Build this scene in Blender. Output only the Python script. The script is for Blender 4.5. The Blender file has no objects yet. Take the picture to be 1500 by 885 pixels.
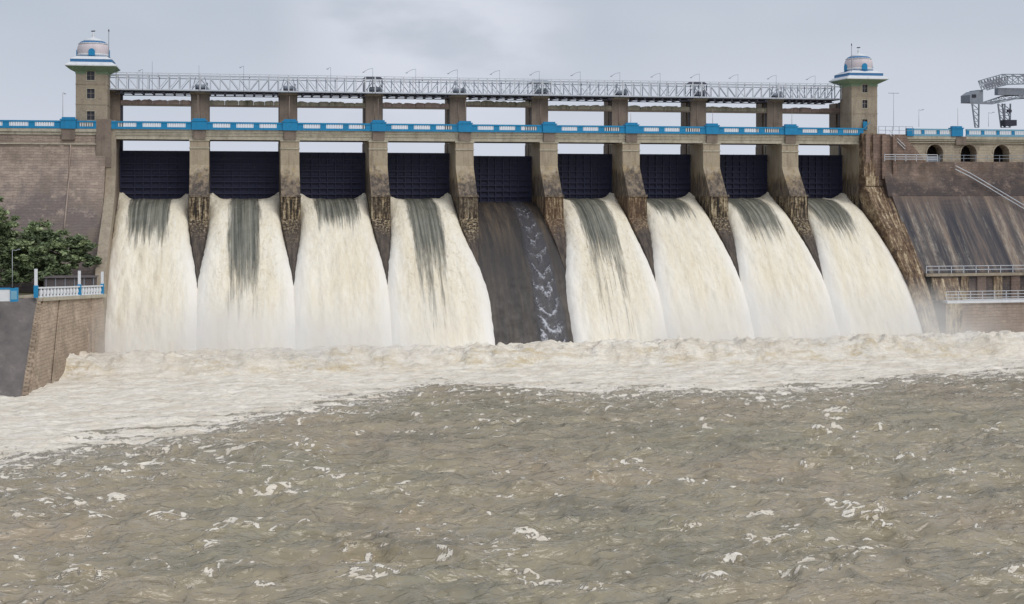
import bpy, math, random
import numpy as np
from math import radians as R, sin, cos, pi
random.seed(7); rng = np.random.default_rng(7)
SC = bpy.context.scene
COL = SC.collection

# ------------------------------------------------------------------ camera
cd = bpy.data.cameras.new('camera'); cam = bpy.data.objects.new('camera', cd); COL.objects.link(cam)
cam.location = (4.974, -225.18, 23.0)
cam.rotation_euler = (R(90), 0, -0.1966)
cd.sensor_width = 36; cd.lens = 49.46; cd.shift_y = -0.1077
cd.clip_start = 0.5; cd.clip_end = 20000
SC.camera = cam
SC.cycles.volume_bounces = 3

# ------------------------------------------------------------------ sky, sun, exposure
W = bpy.data.worlds.new('World'); SC.world = W; W.use_nodes = True
wt = W.node_tree; wt.nodes.clear()
def wn(t, **k):
    n = wt.nodes.new(t)
    for a, b in k.items(): setattr(n, a, b)
    return n
SUN_EL, SUN_AZ = 46, 148           # azimuth measured clockwise from +Y
sky = wn('ShaderNodeTexSky', sky_type='NISHITA', sun_disc=False)
sky.sun_elevation = R(SUN_EL); sky.sun_rotation = R(SUN_AZ); sky.air_density = 1.0; sky.dust_density = 4.0
tc = wn('ShaderNodeTexCoord'); mp = wn('ShaderNodeMapping'); mp.inputs['Scale'].default_value = (1, 1, 2.2)
wt.links.new(tc.outputs['Generated'], mp.inputs['Vector'])
n1 = wn('ShaderNodeTexNoise'); n1.inputs['Scale'].default_value = 3.4; n1.inputs['Detail'].default_value = 3; n1.inputs['Roughness'].default_value = 0.5
wt.links.new(mp.outputs[0], n1.inputs['Vector'])
rp = wn('ShaderNodeValToRGB'); rp.color_ramp.elements[0].position = 0.28; rp.color_ramp.elements[1].position = 0.74
rp.color_ramp.elements[0].color = (4.0, 4.45, 5.25, 1); rp.color_ramp.elements[1].color = (5.1, 5.5, 6.2, 1)
wt.links.new(n1.outputs['Fac'], rp.inputs['Fac'])
# the overcast grows paler towards the horizon
sx = wn('ShaderNodeSeparateXYZ'); wt.links.new(tc.outputs['Generated'], sx.inputs[0])
mr = wn('ShaderNodeMapRange'); mr.inputs['From Min'].default_value = 0.0; mr.inputs['From Max'].default_value = 0.11
mr.inputs['To Min'].default_value = 1.0; mr.inputs['To Max'].default_value = 0.0
wt.links.new(sx.outputs['Z'], mr.inputs['Value'])
# a thinner, brighter part of the cloud sheet
vm = wn('ShaderNodeVectorMath', operation='DOT_PRODUCT'); vm.inputs[1].default_value = (sin(.14)*cos(.115), cos(.14)*cos(.115), sin(.115))
wt.links.new(tc.outputs['Generated'], vm.inputs[0])
lb = wn('ShaderNodeMapRange', interpolation_type='SMOOTHSTEP'); lb.inputs['From Min'].default_value = 0.9925; lb.inputs['From Max'].default_value = 0.9998
wt.links.new(vm.outputs['Value'], lb.inputs['Value'])
n2 = wn('ShaderNodeTexNoise'); n2.inputs['Scale'].default_value = 9; n2.inputs['Detail'].default_value = 5; wt.links.new(mp.outputs[0], n2.inputs['Vector'])
nr = wn('ShaderNodeMapRange', interpolation_type='SMOOTHSTEP'); nr.inputs['From Min'].default_value = 0.36; nr.inputs['From Max'].default_value = 0.62; wt.links.new(n2.outputs['Fac'], nr.inputs['Value'])
lm = wn('ShaderNodeMath', operation='MULTIPLY'); wt.links.new(lb.outputs[0], lm.inputs[0]); wt.links.new(nr.outputs[0], lm.inputs[1])
cl = wn('ShaderNodeMix', data_type='RGBA'); cl.inputs[7].default_value = (5.9, 6.2, 6.9, 1)
wt.links.new(lm.outputs[0], cl.inputs[0]); wt.links.new(rp.outputs[0], cl.inputs[6])
mh = wn('ShaderNodeMix', data_type='RGBA'); mh.inputs[7].default_value = (5.8, 6.15, 7.0, 1)
wt.links.new(mr.outputs[0], mh.inputs[0]); wt.links.new(cl.outputs[2], mh.inputs[6])
mx = wn('ShaderNodeMix', data_type='RGBA'); mx.inputs[0].default_value = 0.95
wt.links.new(sky.outputs[0], mx.inputs[6]); wt.links.new(mh.outputs[2], mx.inputs[7])
bg = wn('ShaderNodeBackground'); bg.inputs['Strength'].default_value = 0.108
wo = wn('ShaderNodeOutputWorld')
wt.links.new(mx.outputs[2], bg.inputs[0]); wt.links.new(bg.outputs[0], wo.inputs[0])

sd = bpy.data.lights.new('sun', 'SUN'); sd.energy = 1.5; sd.angle = R(45); sd.color = (1, 0.97, 0.92)
sun = bpy.data.objects.new('sun', sd); COL.objects.link(sun)
sun.rotation_euler = (R(90 - SUN_EL), 0, R(180 - SUN_AZ))
SC.view_settings.view_transform = 'Standard'; SC.view_settings.look = 'None'
SC.view_settings.exposure = 0.12; SC.view_settings.gamma = 1.0; SC.view_settings.use_curve_mapping = False

# ------------------------------------------------------------------ object helpers
def tag(o, label=None, cat=None, group=None, kind=None):
    if label: o['label'] = label
    if cat: o['category'] = cat
    if group: o['group'] = group
    if kind: o['kind'] = kind
    return o
def empty(name, loc=(0, 0, 0), label=None, cat=None, group=None):
    o = bpy.data.objects.new(name, None); COL.objects.link(o); o.location = loc
    o.empty_display_size = 0.5
    return tag(o, label, cat, group)
class MB:
    """collects shapes (world or local coordinates) and links them as one mesh object"""
    def __init__(s): s.v = []; s.f = []; s.sm = []
    def add(s, vs, fs, smooth=False):
        b = len(s.v); s.v += [tuple(p) for p in vs]; s.f += [tuple(i + b for i in f) for f in fs]; s.sm += [smooth] * len(fs); return s
    def box(s, x0, x1, y0, y1, z0, z1):
        return s.add([(x0,y0,z0),(x1,y0,z0),(x1,y1,z0),(x0,y1,z0),(x0,y0,z1),(x1,y0,z1),(x1,y1,z1),(x0,y1,z1)],
                     [(0,3,2,1),(4,5,6,7),(0,1,5,4),(1,2,6,5),(2,3,7,6),(3,0,4,7)])
    def prism(s, prof, x0, x1):
        """(y,z) profile, counter-clockwise seen from +X, swept along X"""
        n = len(prof)
        vs = [(x0, y, z) for y, z in prof] + [(x1, y, z) for y, z in prof]
        fs = [(i, i + n, (i + 1) % n + n, (i + 1) % n) for i in range(n)] + [tuple(range(n)), tuple(range(2*n-1, n-1, -1))]
        return s.add(vs, fs)
    def bar(s, p, q, w, h=None):
        h = h or w; p = np.array(p, float); q = np.array(q, float); d = q - p; L = np.linalg.norm(d); d /= L
        up = np.array([0, 0, 1.]) if abs(d[2]) < 0.95 else np.array([0, 1., 0])
        a = np.cross(d, up); a /= np.linalg.norm(a); b = np.cross(a, d)
        vs = []
        for c in (p, q):
            for sa, sb in ((-1,-1),(1,-1),(1,1),(-1,1)): vs.append(c + a*sa*w/2 + b*sb*h/2)
        return s.add(vs, [(3,2,1,0),(4,5,6,7),(0,1,5,4),(1,2,6,5),(2,3,7,6),(3,0,4,7)])
    def tube(s, pts, r, n=8, r1=None):
        pts = [np.array(p, float) for p in pts]; m = len(pts); vs = []; fs = []
        for k, p in enumerate(pts):
            d = pts[min(k+1, m-1)] - pts[max(k-1, 0)]; d /= np.linalg.norm(d)
            up = np.array([0, 0, 1.]) if abs(d[2]) < 0.9 else np.array([0, 1., 0])
            a = np.cross(d, up); a /= np.linalg.norm(a); b = np.cross(a, d)
            rr = r if r1 is None else r + (r1 - r) * k / (m - 1)
            for i in range(n):
                t = 2*pi*i/n; vs.append(p + a*cos(t)*rr + b*sin(t)*rr)
        for k in range(m - 1):
            for i in range(n):
                j = (i + 1) % n; fs.append((k*n+i, k*n+j, (k+1)*n+j, (k+1)*n+i))
        fs += [tuple(range(n-1, -1, -1)), tuple(range((m-1)*n, m*n))]
        return s.add(vs, fs, True)
    def lathe(s, prof, c=(0, 0, 0), n=24, smooth=True):
        m = len(prof); vs = []; fs = []
        for r, z in prof:
            for i in range(n):
                t = 2*pi*i/n; vs.append((c[0] + r*cos(t), c[1] + r*sin(t), c[2] + z))
        for k in range(m - 1):
            for i in range(n):
                j = (i + 1) % n; fs.append((k*n+i, k*n+j, (k+1)*n+j, (k+1)*n+i))
        fs += [tuple(range(n-1, -1, -1)), tuple(range((m-1)*n, m*n))]
        return s.add(vs, fs, smooth)
    def frustum(s, x0, x1, y0, y1, z0, X0, X1, Y0, Y1, z1):
        return s.add([(x0,y0,z0),(x1,y0,z0),(x1,y1,z0),(x0,y1,z0),(X0,Y0,z1),(X1,Y0,z1),(X1,Y1,z1),(X0,Y1,z1)],
                     [(0,3,2,1),(4,5,6,7),(0,1,5,4),(1,2,6,5),(2,3,7,6),(3,0,4,7)])
    def mesh(s, name, m):
        me = bpy.data.meshes.new(name); me.from_pydata(s.v, [], s.f)
        me.polygons.foreach_set('use_smooth', s.sm); me.materials.append(m); me.update(); return me
    def build(s, name, m, parent=None, loc=None):
        o = bpy.data.objects.new(name, s.mesh(name, m)); COL.objects.link(o)
        if parent is not None: o.parent = parent
        if loc is not None: o.location = loc
        return o
def link(name, me, parent=None, loc=None):
    o = bpy.data.objects.new(name, me); COL.objects.link(o)
    if parent is not None: o.parent = parent
    if loc is not None: o.location = loc
    return o
KIDS = {}
def children(o): return list(o.children)
def copy_tree(o, parent=None):
    c = o.copy(); COL.objects.link(c); c.parent = parent
    for ch in children(o): copy_tree(ch, c)
    return c
def grid_mesh(name, P, m, attrs=None, smooth=True):
    """P: (rows, cols, 3) array of points"""
    r, c = P.shape[:2]
    me = bpy.data.meshes.new(name)
    idx = np.arange(r*c).reshape(r, c)
    q = np.stack([idx[:-1,:-1], idx[:-1,1:], idx[1:,1:], idx[1:,:-1]], -1).reshape(-1, 4)
    me.vertices.add(r*c); me.vertices.foreach_set('co', P.reshape(-1).astype(np.float32))
    me.loops.add(q.size); me.loops.foreach_set('vertex_index', q.reshape(-1).astype(np.int32))
    me.polygons.add(len(q)); me.polygons.foreach_set('loop_start', (np.arange(len(q))*4).astype(np.int32))
    me.polygons.foreach_set('use_smooth', np.full(len(q), smooth))
    for k, a in (attrs or {}).items():
        at = me.attributes.new(k, 'FLOAT', 'POINT'); at.data.foreach_set('value', a.reshape(-1).astype(np.float32))
    me.update(calc_edges=True); me.validate(); me.materials.append(m); return me

# ------------------------------------------------------------------ numpy noise
def _h(ix, iy, sd):
    h = (ix.astype(np.int64)*374761393 + iy.astype(np.int64)*668265263 + sd*974634777) & 0xffffffff
    h = ((h ^ (h >> 13))*1274126177) & 0xffffffff
    h = ((h ^ (h >> 16))*2246822519) & 0xffffffff
    return (h ^ (h >> 15)) & 0xffff
def pn(x, y, sd=0):
    x, y = np.broadcast_arrays(x, y)
    ix = np.floor(x); iy = np.floor(y); fx = x - ix; fy = y - iy
    u = fx*fx*fx*(fx*(fx*6-15)+10); v = fy*fy*fy*(fy*(fy*6-15)+10)
    def g(dx, dy):
        a = _h(ix+dx, iy+dy, sd)*(2*pi/65536)
        return np.cos(a)*(fx-dx) + np.sin(a)*(fy-dy)
    a = g(0,0); b = g(1,0); c = g(0,1); d = g(1,1)
    return 1.45*((a*(1-u)+b*u)*(1-v) + (c*(1-u)+d*u)*v)      # about -1..1
def fbm(x, y, sd=0, o=4, g=0.5, l=2.03):
    t = 0; a = 1; n = 0
    for k in range(o): t = t + a*pn(x, y, sd+k*17); n += a; a *= g; x = x*l+3.1; y = y*l+1.7
    return t/n
def ridge(x, y, sd=0, o=3):
    t = 0; a = 1; n = 0
    for k in range(o): t = t + a*(1-np.abs(pn(x, y, sd+k*31))*2); n += a; a *= 0.5; x = x*2.1+5; y = y*2.1+9
    return t/n
def ss(a, b, x):
    t = np.clip((x-a)/(b-a), 0, 1); return t*t*(3-2*t)

# ------------------------------------------------------------------ materials
class NT:
    def __init__(s, name):
        s.m = bpy.data.materials.new(name); s.m.use_nodes = True; s.t = s.m.node_tree; s.t.nodes.clear()
        s.out = s.n('ShaderNodeOutputMaterial'); s.b = s.n('ShaderNodeBsdfPrincipled')
        s.l(s.b.outputs[0], s.out.inputs[0]); s._pos = None
    def n(s, t, **k):
        x = s.t.nodes.new(t)
        for a, b in k.items(): setattr(x, a, b)
        return x
    def l(s, a, b): s.t.links.new(a, b)
    def put(s, sock, v):
        if hasattr(v, 'is_linked') or hasattr(v, 'links'): s.l(v, sock)
        else:
            if isinstance(v, (tuple, list)) and len(v) == 3 and sock.type == 'RGBA': v = (*v, 1)
            sock.default_value = v
    def pos(s):
        if not s._pos: s._pos = s.n('ShaderNodeNewGeometry').outputs['Position']
        return s._pos
    def map(s, scale, rot=(0,0,0), vec=None):
        m = s.n('ShaderNodeMapping'); m.inputs['Scale'].default_value = scale; m.inputs['Rotation'].default_value = rot
        s.l(vec or s.pos(), m.inputs[0]); return m.outputs[0]
    def noise(s, scale, detail=4, rough=0.55, vec=None, dist=0):
        n = s.n('ShaderNodeTexNoise'); n.inputs['Scale'].default_value = scale; n.inputs['Detail'].default_value = detail
        n.inputs['Roughness'].default_value = rough; n.inputs['Distortion'].default_value = dist
        s.l(vec or s.pos(), n.inputs['Vector']); return n.outputs['Fac']
    def ramp(s, fac, *st):
        r = s.n('ShaderNodeValToRGB'); e = r.color_ramp.elements
        while len(e) < len(st): e.new(0.5)
        for i, (p, c) in enumerate(st):
            e[i].position = p
            e[i].color = (c, c, c, 1) if isinstance(c, (int, float)) else (*c, 1)
        s.put(r.inputs[0], fac); return r.outputs[0]
    def mix(s, a, b, fac, mode='MIX'):
        x = s.n('ShaderNodeMix', data_type='RGBA', blend_type=mode)
        s.put(x.inputs[0], fac); s.put(x.inputs[6], a); s.put(x.inputs[7], b); return x.outputs[2]
    def math(s, op, a, b=0.0, c=None, clamp=False):
        x = s.n('ShaderNodeMath', operation=op); x.use_clamp = clamp
        s.put(x.inputs[0], a); s.put(x.inputs[1], b)
        if c is not None: s.put(x.inputs[2], c)
        return x.outputs[0]
    def rng(s, v, a, b, c=0.0, d=1.0, smooth=True):
        x = s.n('ShaderNodeMapRange', interpolation_type='SMOOTHSTEP' if smooth else 'LINEAR')
        s.put(x.inputs['Value'], v); x.inputs['From Min'].default_value = a; x.inputs['From Max'].default_value = b
        x.inputs['To Min'].default_value = c; x.inputs['To Max'].default_value = d; return x.outputs[0]
    def attr(s, name): return s.n('ShaderNodeAttribute', attribute_name=name).outputs['Fac']
    def xyz(s):
        x = s.n('ShaderNodeSeparateXYZ'); s.l(s.pos(), x.inputs[0]); return x.outputs
    def bump(s, h, strength=0.5, dist=0.05):
        b = s.n('ShaderNodeBump'); b.inputs['Strength'].default_value = strength; b.inputs['Distance'].default_value = dist
        s.put(b.inputs['Height'], h); s.l(b.outputs[0], s.b.inputs['Normal'])
    def fin(s, col, rough=0.8, spec=0.3, metal=0.0):
        s.put(s.b.inputs['Base Color'], col); s.put(s.b.inputs['Roughness'], rough)
        s.put(s.b.inputs['Specular IOR Level'], spec); s.put(s.b.inputs['Metallic'], metal); return s.m

def streak_vec(t, sx=1.0, sz=0.08): return t.map((sx, sx, sz))
def mat_concrete(name, base, dark, light, streak=0.6, scale=0.35, lines=True):
    t = NT(name)
    big = t.noise(scale, 5, 0.6); fine = t.noise(3.5, 4, 0.7)
    st = t.noise(1.1, 4, 0.65, streak_vec(t))
    c = t.mix(base, light, t.ramp(big, (0.4, 0.0), (0.65, 0.8)))
    c = t.mix(c, dark, t.math('MULTIPLY', t.ramp(st, (0.5, 0.0), (0.72, 1.0)), streak))
    c = t.mix(c, dark, t.ramp(t.noise(0.9, 6, 0.7), (0.52, 0.0), (0.75, 0.55)))
    c = t.mix(c, t.mix(c, (0.03, 0.03, 0.03), 0.5), t.ramp(fine, (0.45, 0), (0.8, 0.7)))
    t.bump(t.noise(5, 5, 0.7), 0.5, 0.04)
    return t.fin(c, 0.88, 0.2)
def mat_masonry(name, base, alt, dark, mortar, bw=0.9, bh=0.42, stain=0.5, zfun=None, streaky=0.5, light=(0.42,0.4,0.36)):
    t = NT(name)
    x = t.xyz(); cb = t.n('ShaderNodeCombineXYZ'); wob = t.noise(0.9, 4, 0.7)
    t.l(t.math('ADD', x[0], t.math('MULTIPLY', x[1], 0.8 if name.startswith('river') else 0.0)), cb.inputs[0])
    t.l(t.math('ADD', x[2], t.math('MULTIPLY', wob, 0.7)), cb.inputs[1])
    br = t.n('ShaderNodeTexBrick'); t.l(cb.outputs[0], br.inputs['Vector'])
    br.inputs['Scale'].default_value = 1.0; br.inputs['Brick Width'].default_value = bw; br.inputs['Row Height'].default_value = bh
    br.inputs['Mortar Size'].default_value = 0.035; br.inputs['Mortar Smooth'].default_value = 0.4; br.inputs['Bias'].default_value = -0.1
    br.inputs['Color1'].default_value = (*base, 1); br.inputs['Color2'].default_value = (*alt, 1); br.inputs['Mortar'].default_value = (*mortar, 1)
    c = br.outputs['Color']
    big = t.noise(0.09, 6, 0.62)
    zf = t.rng(x[2], 18, 30) if zfun is None else zfun(t, x)
    dk = t.math('ADD', big, t.math('MULTIPLY', zf, -0.28))
    c = t.mix(c, dark, t.math('MULTIPLY', t.ramp(dk, (0.28, 0.0), (0.46, 1.0)), stain))
    st = t.noise(0.5, 5, 0.7, streak_vec(t, 1.0, 0.07))
    c = t.mix(c, dark, t.math('MULTIPLY', t.ramp(st, (0.5, 0.0), (0.66, 1.0)), streaky))
    wh = t.noise(1.3, 6, 0.75, t.map((0.9, 0.9, 2.2)))
    c = t.mix(c, light, t.ramp(wh, (0.60, 0.0), (0.74, 0.7)))
    bl = t.noise(0.30, 6, 0.7); c = t.mix(c, tuple(v*0.55 for v in base), t.ramp(bl, (0.50, 0.0), (0.62, 0.7)))
    c = t.mix(c, tuple(min(1, v*1.45) for v in base), t.ramp(t.noise(0.42, 6, 0.75), (0.54, 0.0), (0.70, 0.6)))
    h = t.math('ADD', t.math('MULTIPLY', br.outputs['Fac'], -1.0), t.math('MULTIPLY', t.noise(2.5, 5, 0.7), 1.2))
    t.bump(h, 0.7, 0.06)
    return t.fin(c, 0.9, 0.2)
def mat_plain(name, col, rough=0.6, spec=0.3, metal=0.0, var=0.25, dirt=0.3, scale=1.5):
    t = NT(name)
    c = t.mix(col, tuple(v*(1-var) for v in col), t.noise(scale, 5, 0.65))
    d = t.noise(0.8, 6, 0.7, streak_vec(t, 2.0, 0.3))
    c = t.mix(c, tuple(v*0.45+0.02 for v in col), t.math('MULTIPLY', t.ramp(d, (0.5, 0.0), (0.7, 1.0)), dirt))
    t.bump(t.noise(8, 3), 0.2, 0.01)
    return t.fin(c, rough, spec, metal)

M = {}
M['blue'] = mat_plain('blue_paint', (0.014, 0.26, 0.52), 0.55, 0.35, var=0.25, dirt=0.5)
M['blue_pale'] = mat_plain('pale_blue_paint', (0.20, 0.42, 0.56), 0.6, 0.3, var=0.25, dirt=0.35)
M['white'] = mat_plain('white_paint', (0.74, 0.76, 0.78), 0.6, 0.3, var=0.12, dirt=0.3)
M['dome'] = mat_plain('dome_plaster', (0.70, 0.63, 0.655), 0.7, 0.25, var=0.15, dirt=0.35, scale=0.9)
M['roof_blue'] = mat_plain('roof_blue_paint', (0.06, 0.20, 0.42), 0.6, 0.3, var=0.2)
M['green'] = mat_plain('pale_green_plaster', (0.24, 0.33, 0.22), 0.8, 0.2, var=0.25)
M['steel'] = mat_plain('galvanised_steel', (0.36, 0.40, 0.46), 0.55, 0.5, 0.0, var=0.35, dirt=0.5)
M['steel_white'] = mat_plain('silver_painted_steel', (0.66, 0.69, 0.74), 0.5, 0.4, 0.1, var=0.2, dirt=0.4)
M['crane'] = mat_plain('grey_crane_steel', (0.30, 0.33, 0.38), 0.6, 0.4, var=0.3, dirt=0.5)
M['steel_dark'] = mat_plain('dark_steel', (0.05, 0.05, 0.075), 0.6, 0.4, 0.2)
M['glass'] = mat_plain('dark_window_glass', (0.03, 0.03, 0.045), 0.25, 0.5, var=0.3, dirt=0.1)
M['frame'] = mat_plain('window_frame', (0.30, 0.26, 0.22), 0.7)
M['pipe'] = mat_plain('pale_pipe', (0.42, 0.33, 0.28), 0.7)
M['tan'] = mat_concrete('tan_tower_plaster', (0.345, 0.29, 0.22), (0.17, 0.135, 0.11), (0.42, 0.36, 0.28), 0.45)
M['tan_light'] = mat_concrete('cream_fascia', (0.46, 0.42, 0.33), (0.16, 0.13, 0.10), (0.56, 0.52, 0.42), 0.4)
M['brown'] = mat_concrete('brown_column_concrete', (0.22, 0.175, 0.145), (0.11, 0.09, 0.08), (0.30, 0.245, 0.20), 0.5)
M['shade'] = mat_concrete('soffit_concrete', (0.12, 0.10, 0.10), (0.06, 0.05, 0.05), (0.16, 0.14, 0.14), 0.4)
M['mossy'] = mat_concrete('mossy_beam_concrete', (0.30, 0.275, 0.21), (0.10, 0.10, 0.06), (0.40, 0.36, 0.28), 0.9, 0.8)
M['pinkish'] = mat_concrete('reddish_beam_concrete', (0.31, 0.225, 0.20), (0.12, 0.09, 0.08), (0.40, 0.31, 0.26), 0.9, 0.8)

def pier_mat():
    t = NT('pier_concrete'); x = t.xyz(); z = x[2]
    zz = t.math('ADD', z, t.math('MULTIPLY', t.math('SUBTRACT', t.noise(0.8, 4, 0.7, t.map((1, 1, 0.2))), 0.5), 6.0))
    zz = t.math('ADD', zz, t.math('MULTIPLY', t.math('SUBTRACT', t.noise(1.0, 1, 0.5, t.map((0.09, 0.0, 0.0))), 0.5), 7.0))
    up = t.mix((0.47, 0.40, 0.30), (0.36, 0.295, 0.215), t.noise(1.2, 6, 0.7))
    up = t.mix(up, (0.16, 0.12, 0.09), t.ramp(t.noise(1.1, 5, 0.7, streak_vec(t, 1.3, 0.15)), (0.5, 0), (0.75, 0.8)))
    och = t.ramp(t.noise(1.0, 5, 0.7, t.map((1.2, 1.2, 0.5))), (0.45, 0), (0.7, 0.7))
    midc = t.mix((0.085, 0.072, 0.065), (0.30, 0.235, 0.17), t.ramp(t.noise(1.0, 6, 0.75, t.map((1.5, 1.5, 0.45))), (0.42, 0), (0.64, 1)))
    midc = t.mix(midc, (0.42, 0.39, 0.35), t.ramp(t.noise(2.2, 6, 0.8), (0.66, 0), (0.78, 0.7)))
    sn = t.noise(1.0, 5, 0.72, t.map((3.0, 3.0, 0.22)))
    sn = t.math('ADD', sn, t.math('MULTIPLY', t.math('SUBTRACT', t.noise(2.6, 5, 0.75), 0.5), 0.55))
    low = t.ramp(sn, (0.43, (0.030, 0.025, 0.022)), (0.50, (0.11, 0.080, 0.050)), (0.56, (0.30, 0.23, 0.14)), (0.66, (0.52, 0.45, 0.33)))
    low = t.mix(low, (0.06, 0.048, 0.042), t.ramp(t.noise(0.21, 4), (0.45, 0), (0.65, 0.6)))
    low = t.mix(low, (0.30, 0.16, 0.085), t.math('MULTIPLY', t.rng(x[0], 50, 53), t.math('MULTIPLY', t.rng(x[0], 73, 70), 0.2)))
    c = t.mix(midc, up, t.rng(zz, 25.2, 26.6))
    c = t.mix(c, t.mix(c, (0.34, 0.25, 0.12), och), t.math('MULTIPLY', t.rng(zz, 23.5, 25.6), t.rng(zz, 28.5, 26.5)))
    c = t.mix(low, c, t.rng(z, 22.1, 22.35))
    c = t.mix(t.mix((0.060, 0.050, 0.046), (0.15, 0.12, 0.095), t.ramp(t.noise(1.0, 5, 0.7, t.map((2.5, 0.4, 0.4))), (0.4, 0), (0.7, 1))), c, t.rng(zz, 14.8, 18.2))
    t.bump(t.noise(3.5, 6, 0.75), 0.9, 0.12)
    return t.fin(c, 0.85, 0.25)
M['pier'] = pier_mat()

def chute_mat():
    t = NT('wet_spillway_concrete'); x = t.xyz()
    a = t.noise(1.0, 6, 0.7, t.map((0.55, 0.05, 0.05)))
    c = t.ramp(a, (0.3, (0.020, 0.018, 0.019)), (0.5, (0.048, 0.040, 0.036)), (0.7, (0.10, 0.078, 0.056)))
    c = t.mix(c, (0.17, 0.12, 0.075), t.math('MULTIPLY', t.ramp(t.noise(1.0, 5, 0.7, t.map((0.9, 0.06, 0.06))), (0.5, 0), (0.7, 0.7)), t.rng(x[2], 12, 19)))
    c = t.mix(c, (0.22, 0.20, 0.18), t.ramp(t.noise(1.0, 6, 0.8, t.map((1.6, 0.3, 0.3))), (0.66, 0), (0.8, 0.6)))
    t.bump(t.noise(1.0, 6, 0.7, t.map((3, 0.7, 0.7))), 0.6, 0.08)
    return t.fin(c, t.ramp(t.noise(0.8, 3), (0.3, 0.35), (0.7, 0.65)), 0.4)
M['chute'] = chute_mat()

def gate_mat():
    t = NT('gate_steel')
    c = t.mix((0.022, 0.024, 0.058), (0.040, 0.044, 0.088), t.noise(1.1, 5, 0.7))
    c = t.mix(c, (0.055, 0.05, 0.06), t.ramp(t.noise(1.0, 5, 0.7, streak_vec(t, 2.5, 0.2)), (0.52, 0), (0.78, 0.7)))
    c = t.mix(c, (0.30, 0.30, 0.33), t.ramp(t.noise(1.0, 3, 0.6, t.map((3.0, 3.0, 0.8))), (0.735, 0), (0.78, 0.8)))
    t.bump(t.noise(4, 3), 0.3, 0.02)
    return t.fin(c, 0.6, 0.35)
M['gate'] = gate_mat()

def fall_mat():
    t = NT('falling_water')
    g = t.attr('glass'); m = t.attr('mist'); u = t.attr('across'); v = t.attr('along')
    cb = t.n('ShaderNodeCombineXYZ'); t.l(u, cb.inputs[0]); t.l(v, cb.inputs[1]); uv = cb.outputs[0]
    s1 = t.noise(1.0, 4, 0.6, t.map((2.4, 0.03, 1), vec=uv)); s2 = t.noise(1.0, 4, 0.65, t.map((7, 0.06, 1), vec=uv))
    glass = t.ramp(s1, (0.36, (0.065, 0.068, 0.055)), (0.50, (0.14, 0.138, 0.11)), (0.64, (0.27, 0.26, 0.215)))
    glass = t.mix(glass, (0.40, 0.39, 0.34), t.ramp(s2, (0.5, 0), (0.72, 0.7)))
    mot = t.noise(1.0, 5, 0.75, t.map((1.5, 1.0, 1), vec=uv), 0.8); big = t.noise(1.0, 4, 0.6, t.map((0.40, 0.07, 1), vec=uv))
    foam = t.mix((0.86, 0.80, 0.665), (0.77, 0.68, 0.52), t.ramp(big, (0.38, 0), (0.66, 0.9)))
    foam = t.mix(foam, (0.52, 0.41, 0.26), t.math('MULTIPLY', t.ramp(mot, (0.52, 0), (0.68, 0.7)), t.attr('rough')))
    foam = t.mix(foam, (0.92, 0.885, 0.79), t.ramp(t.noise(1.0, 5, 0.8, t.map((2.4, 0.35, 1), vec=uv)), (0.46, 0), (0.68, 0.6)))
    foam = t.mix(foam, (0.62, 0.53, 0.40), t.ramp(t.noise(1.0, 5, 0.75, t.map((1.6, 0.22, 1), vec=uv)), (0.52, 0), (0.74, 0.45)))
    foam = t.mix(foam, (0.84, 0.82, 0.79), m)
    # the smooth tongue frays softly into streaks that follow the flow
    br = t.noise(1.0, 6, 0.75, t.map((3.2, 0.16, 1), vec=uv))
    f = t.math('ADD', g, t.math('MULTIPLY', t.math('SUBTRACT', br, 0.5), 2.0))
    f = t.math('MULTIPLY', t.rng(f, 0.18, 0.88), t.rng(g, 0.02, 0.2))
    c = t.mix(foam, glass, f)
    hb = t.math('ADD', t.noise(1.0, 6, 0.7, t.map((1.0, 0.38, 1), vec=uv)), t.math('MULTIPLY', t.noise(1.0, 4, 0.7, t.map((3.4, 0.8, 1), vec=uv)), 0.15))
    hb = t.math('MULTIPLY', hb, t.math('MULTIPLY', t.math('SUBTRACT', 1.0, t.math('MULTIPLY', f, 0.85)), t.math('SUBTRACT', 1.0, t.math('MULTIPLY', m, 0.9))))
    t.bump(hb, 0.8, 0.4)
    t.b.inputs['Subsurface Weight'].default_value = 0.0
    return t.fin(c, t.math('SUBTRACT', 0.9, t.math('MULTIPLY', f, 0.55)), t.math('ADD', 0.12, t.math('MULTIPLY', f, 0.35)))
M['fall'] = fall_mat()

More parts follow.
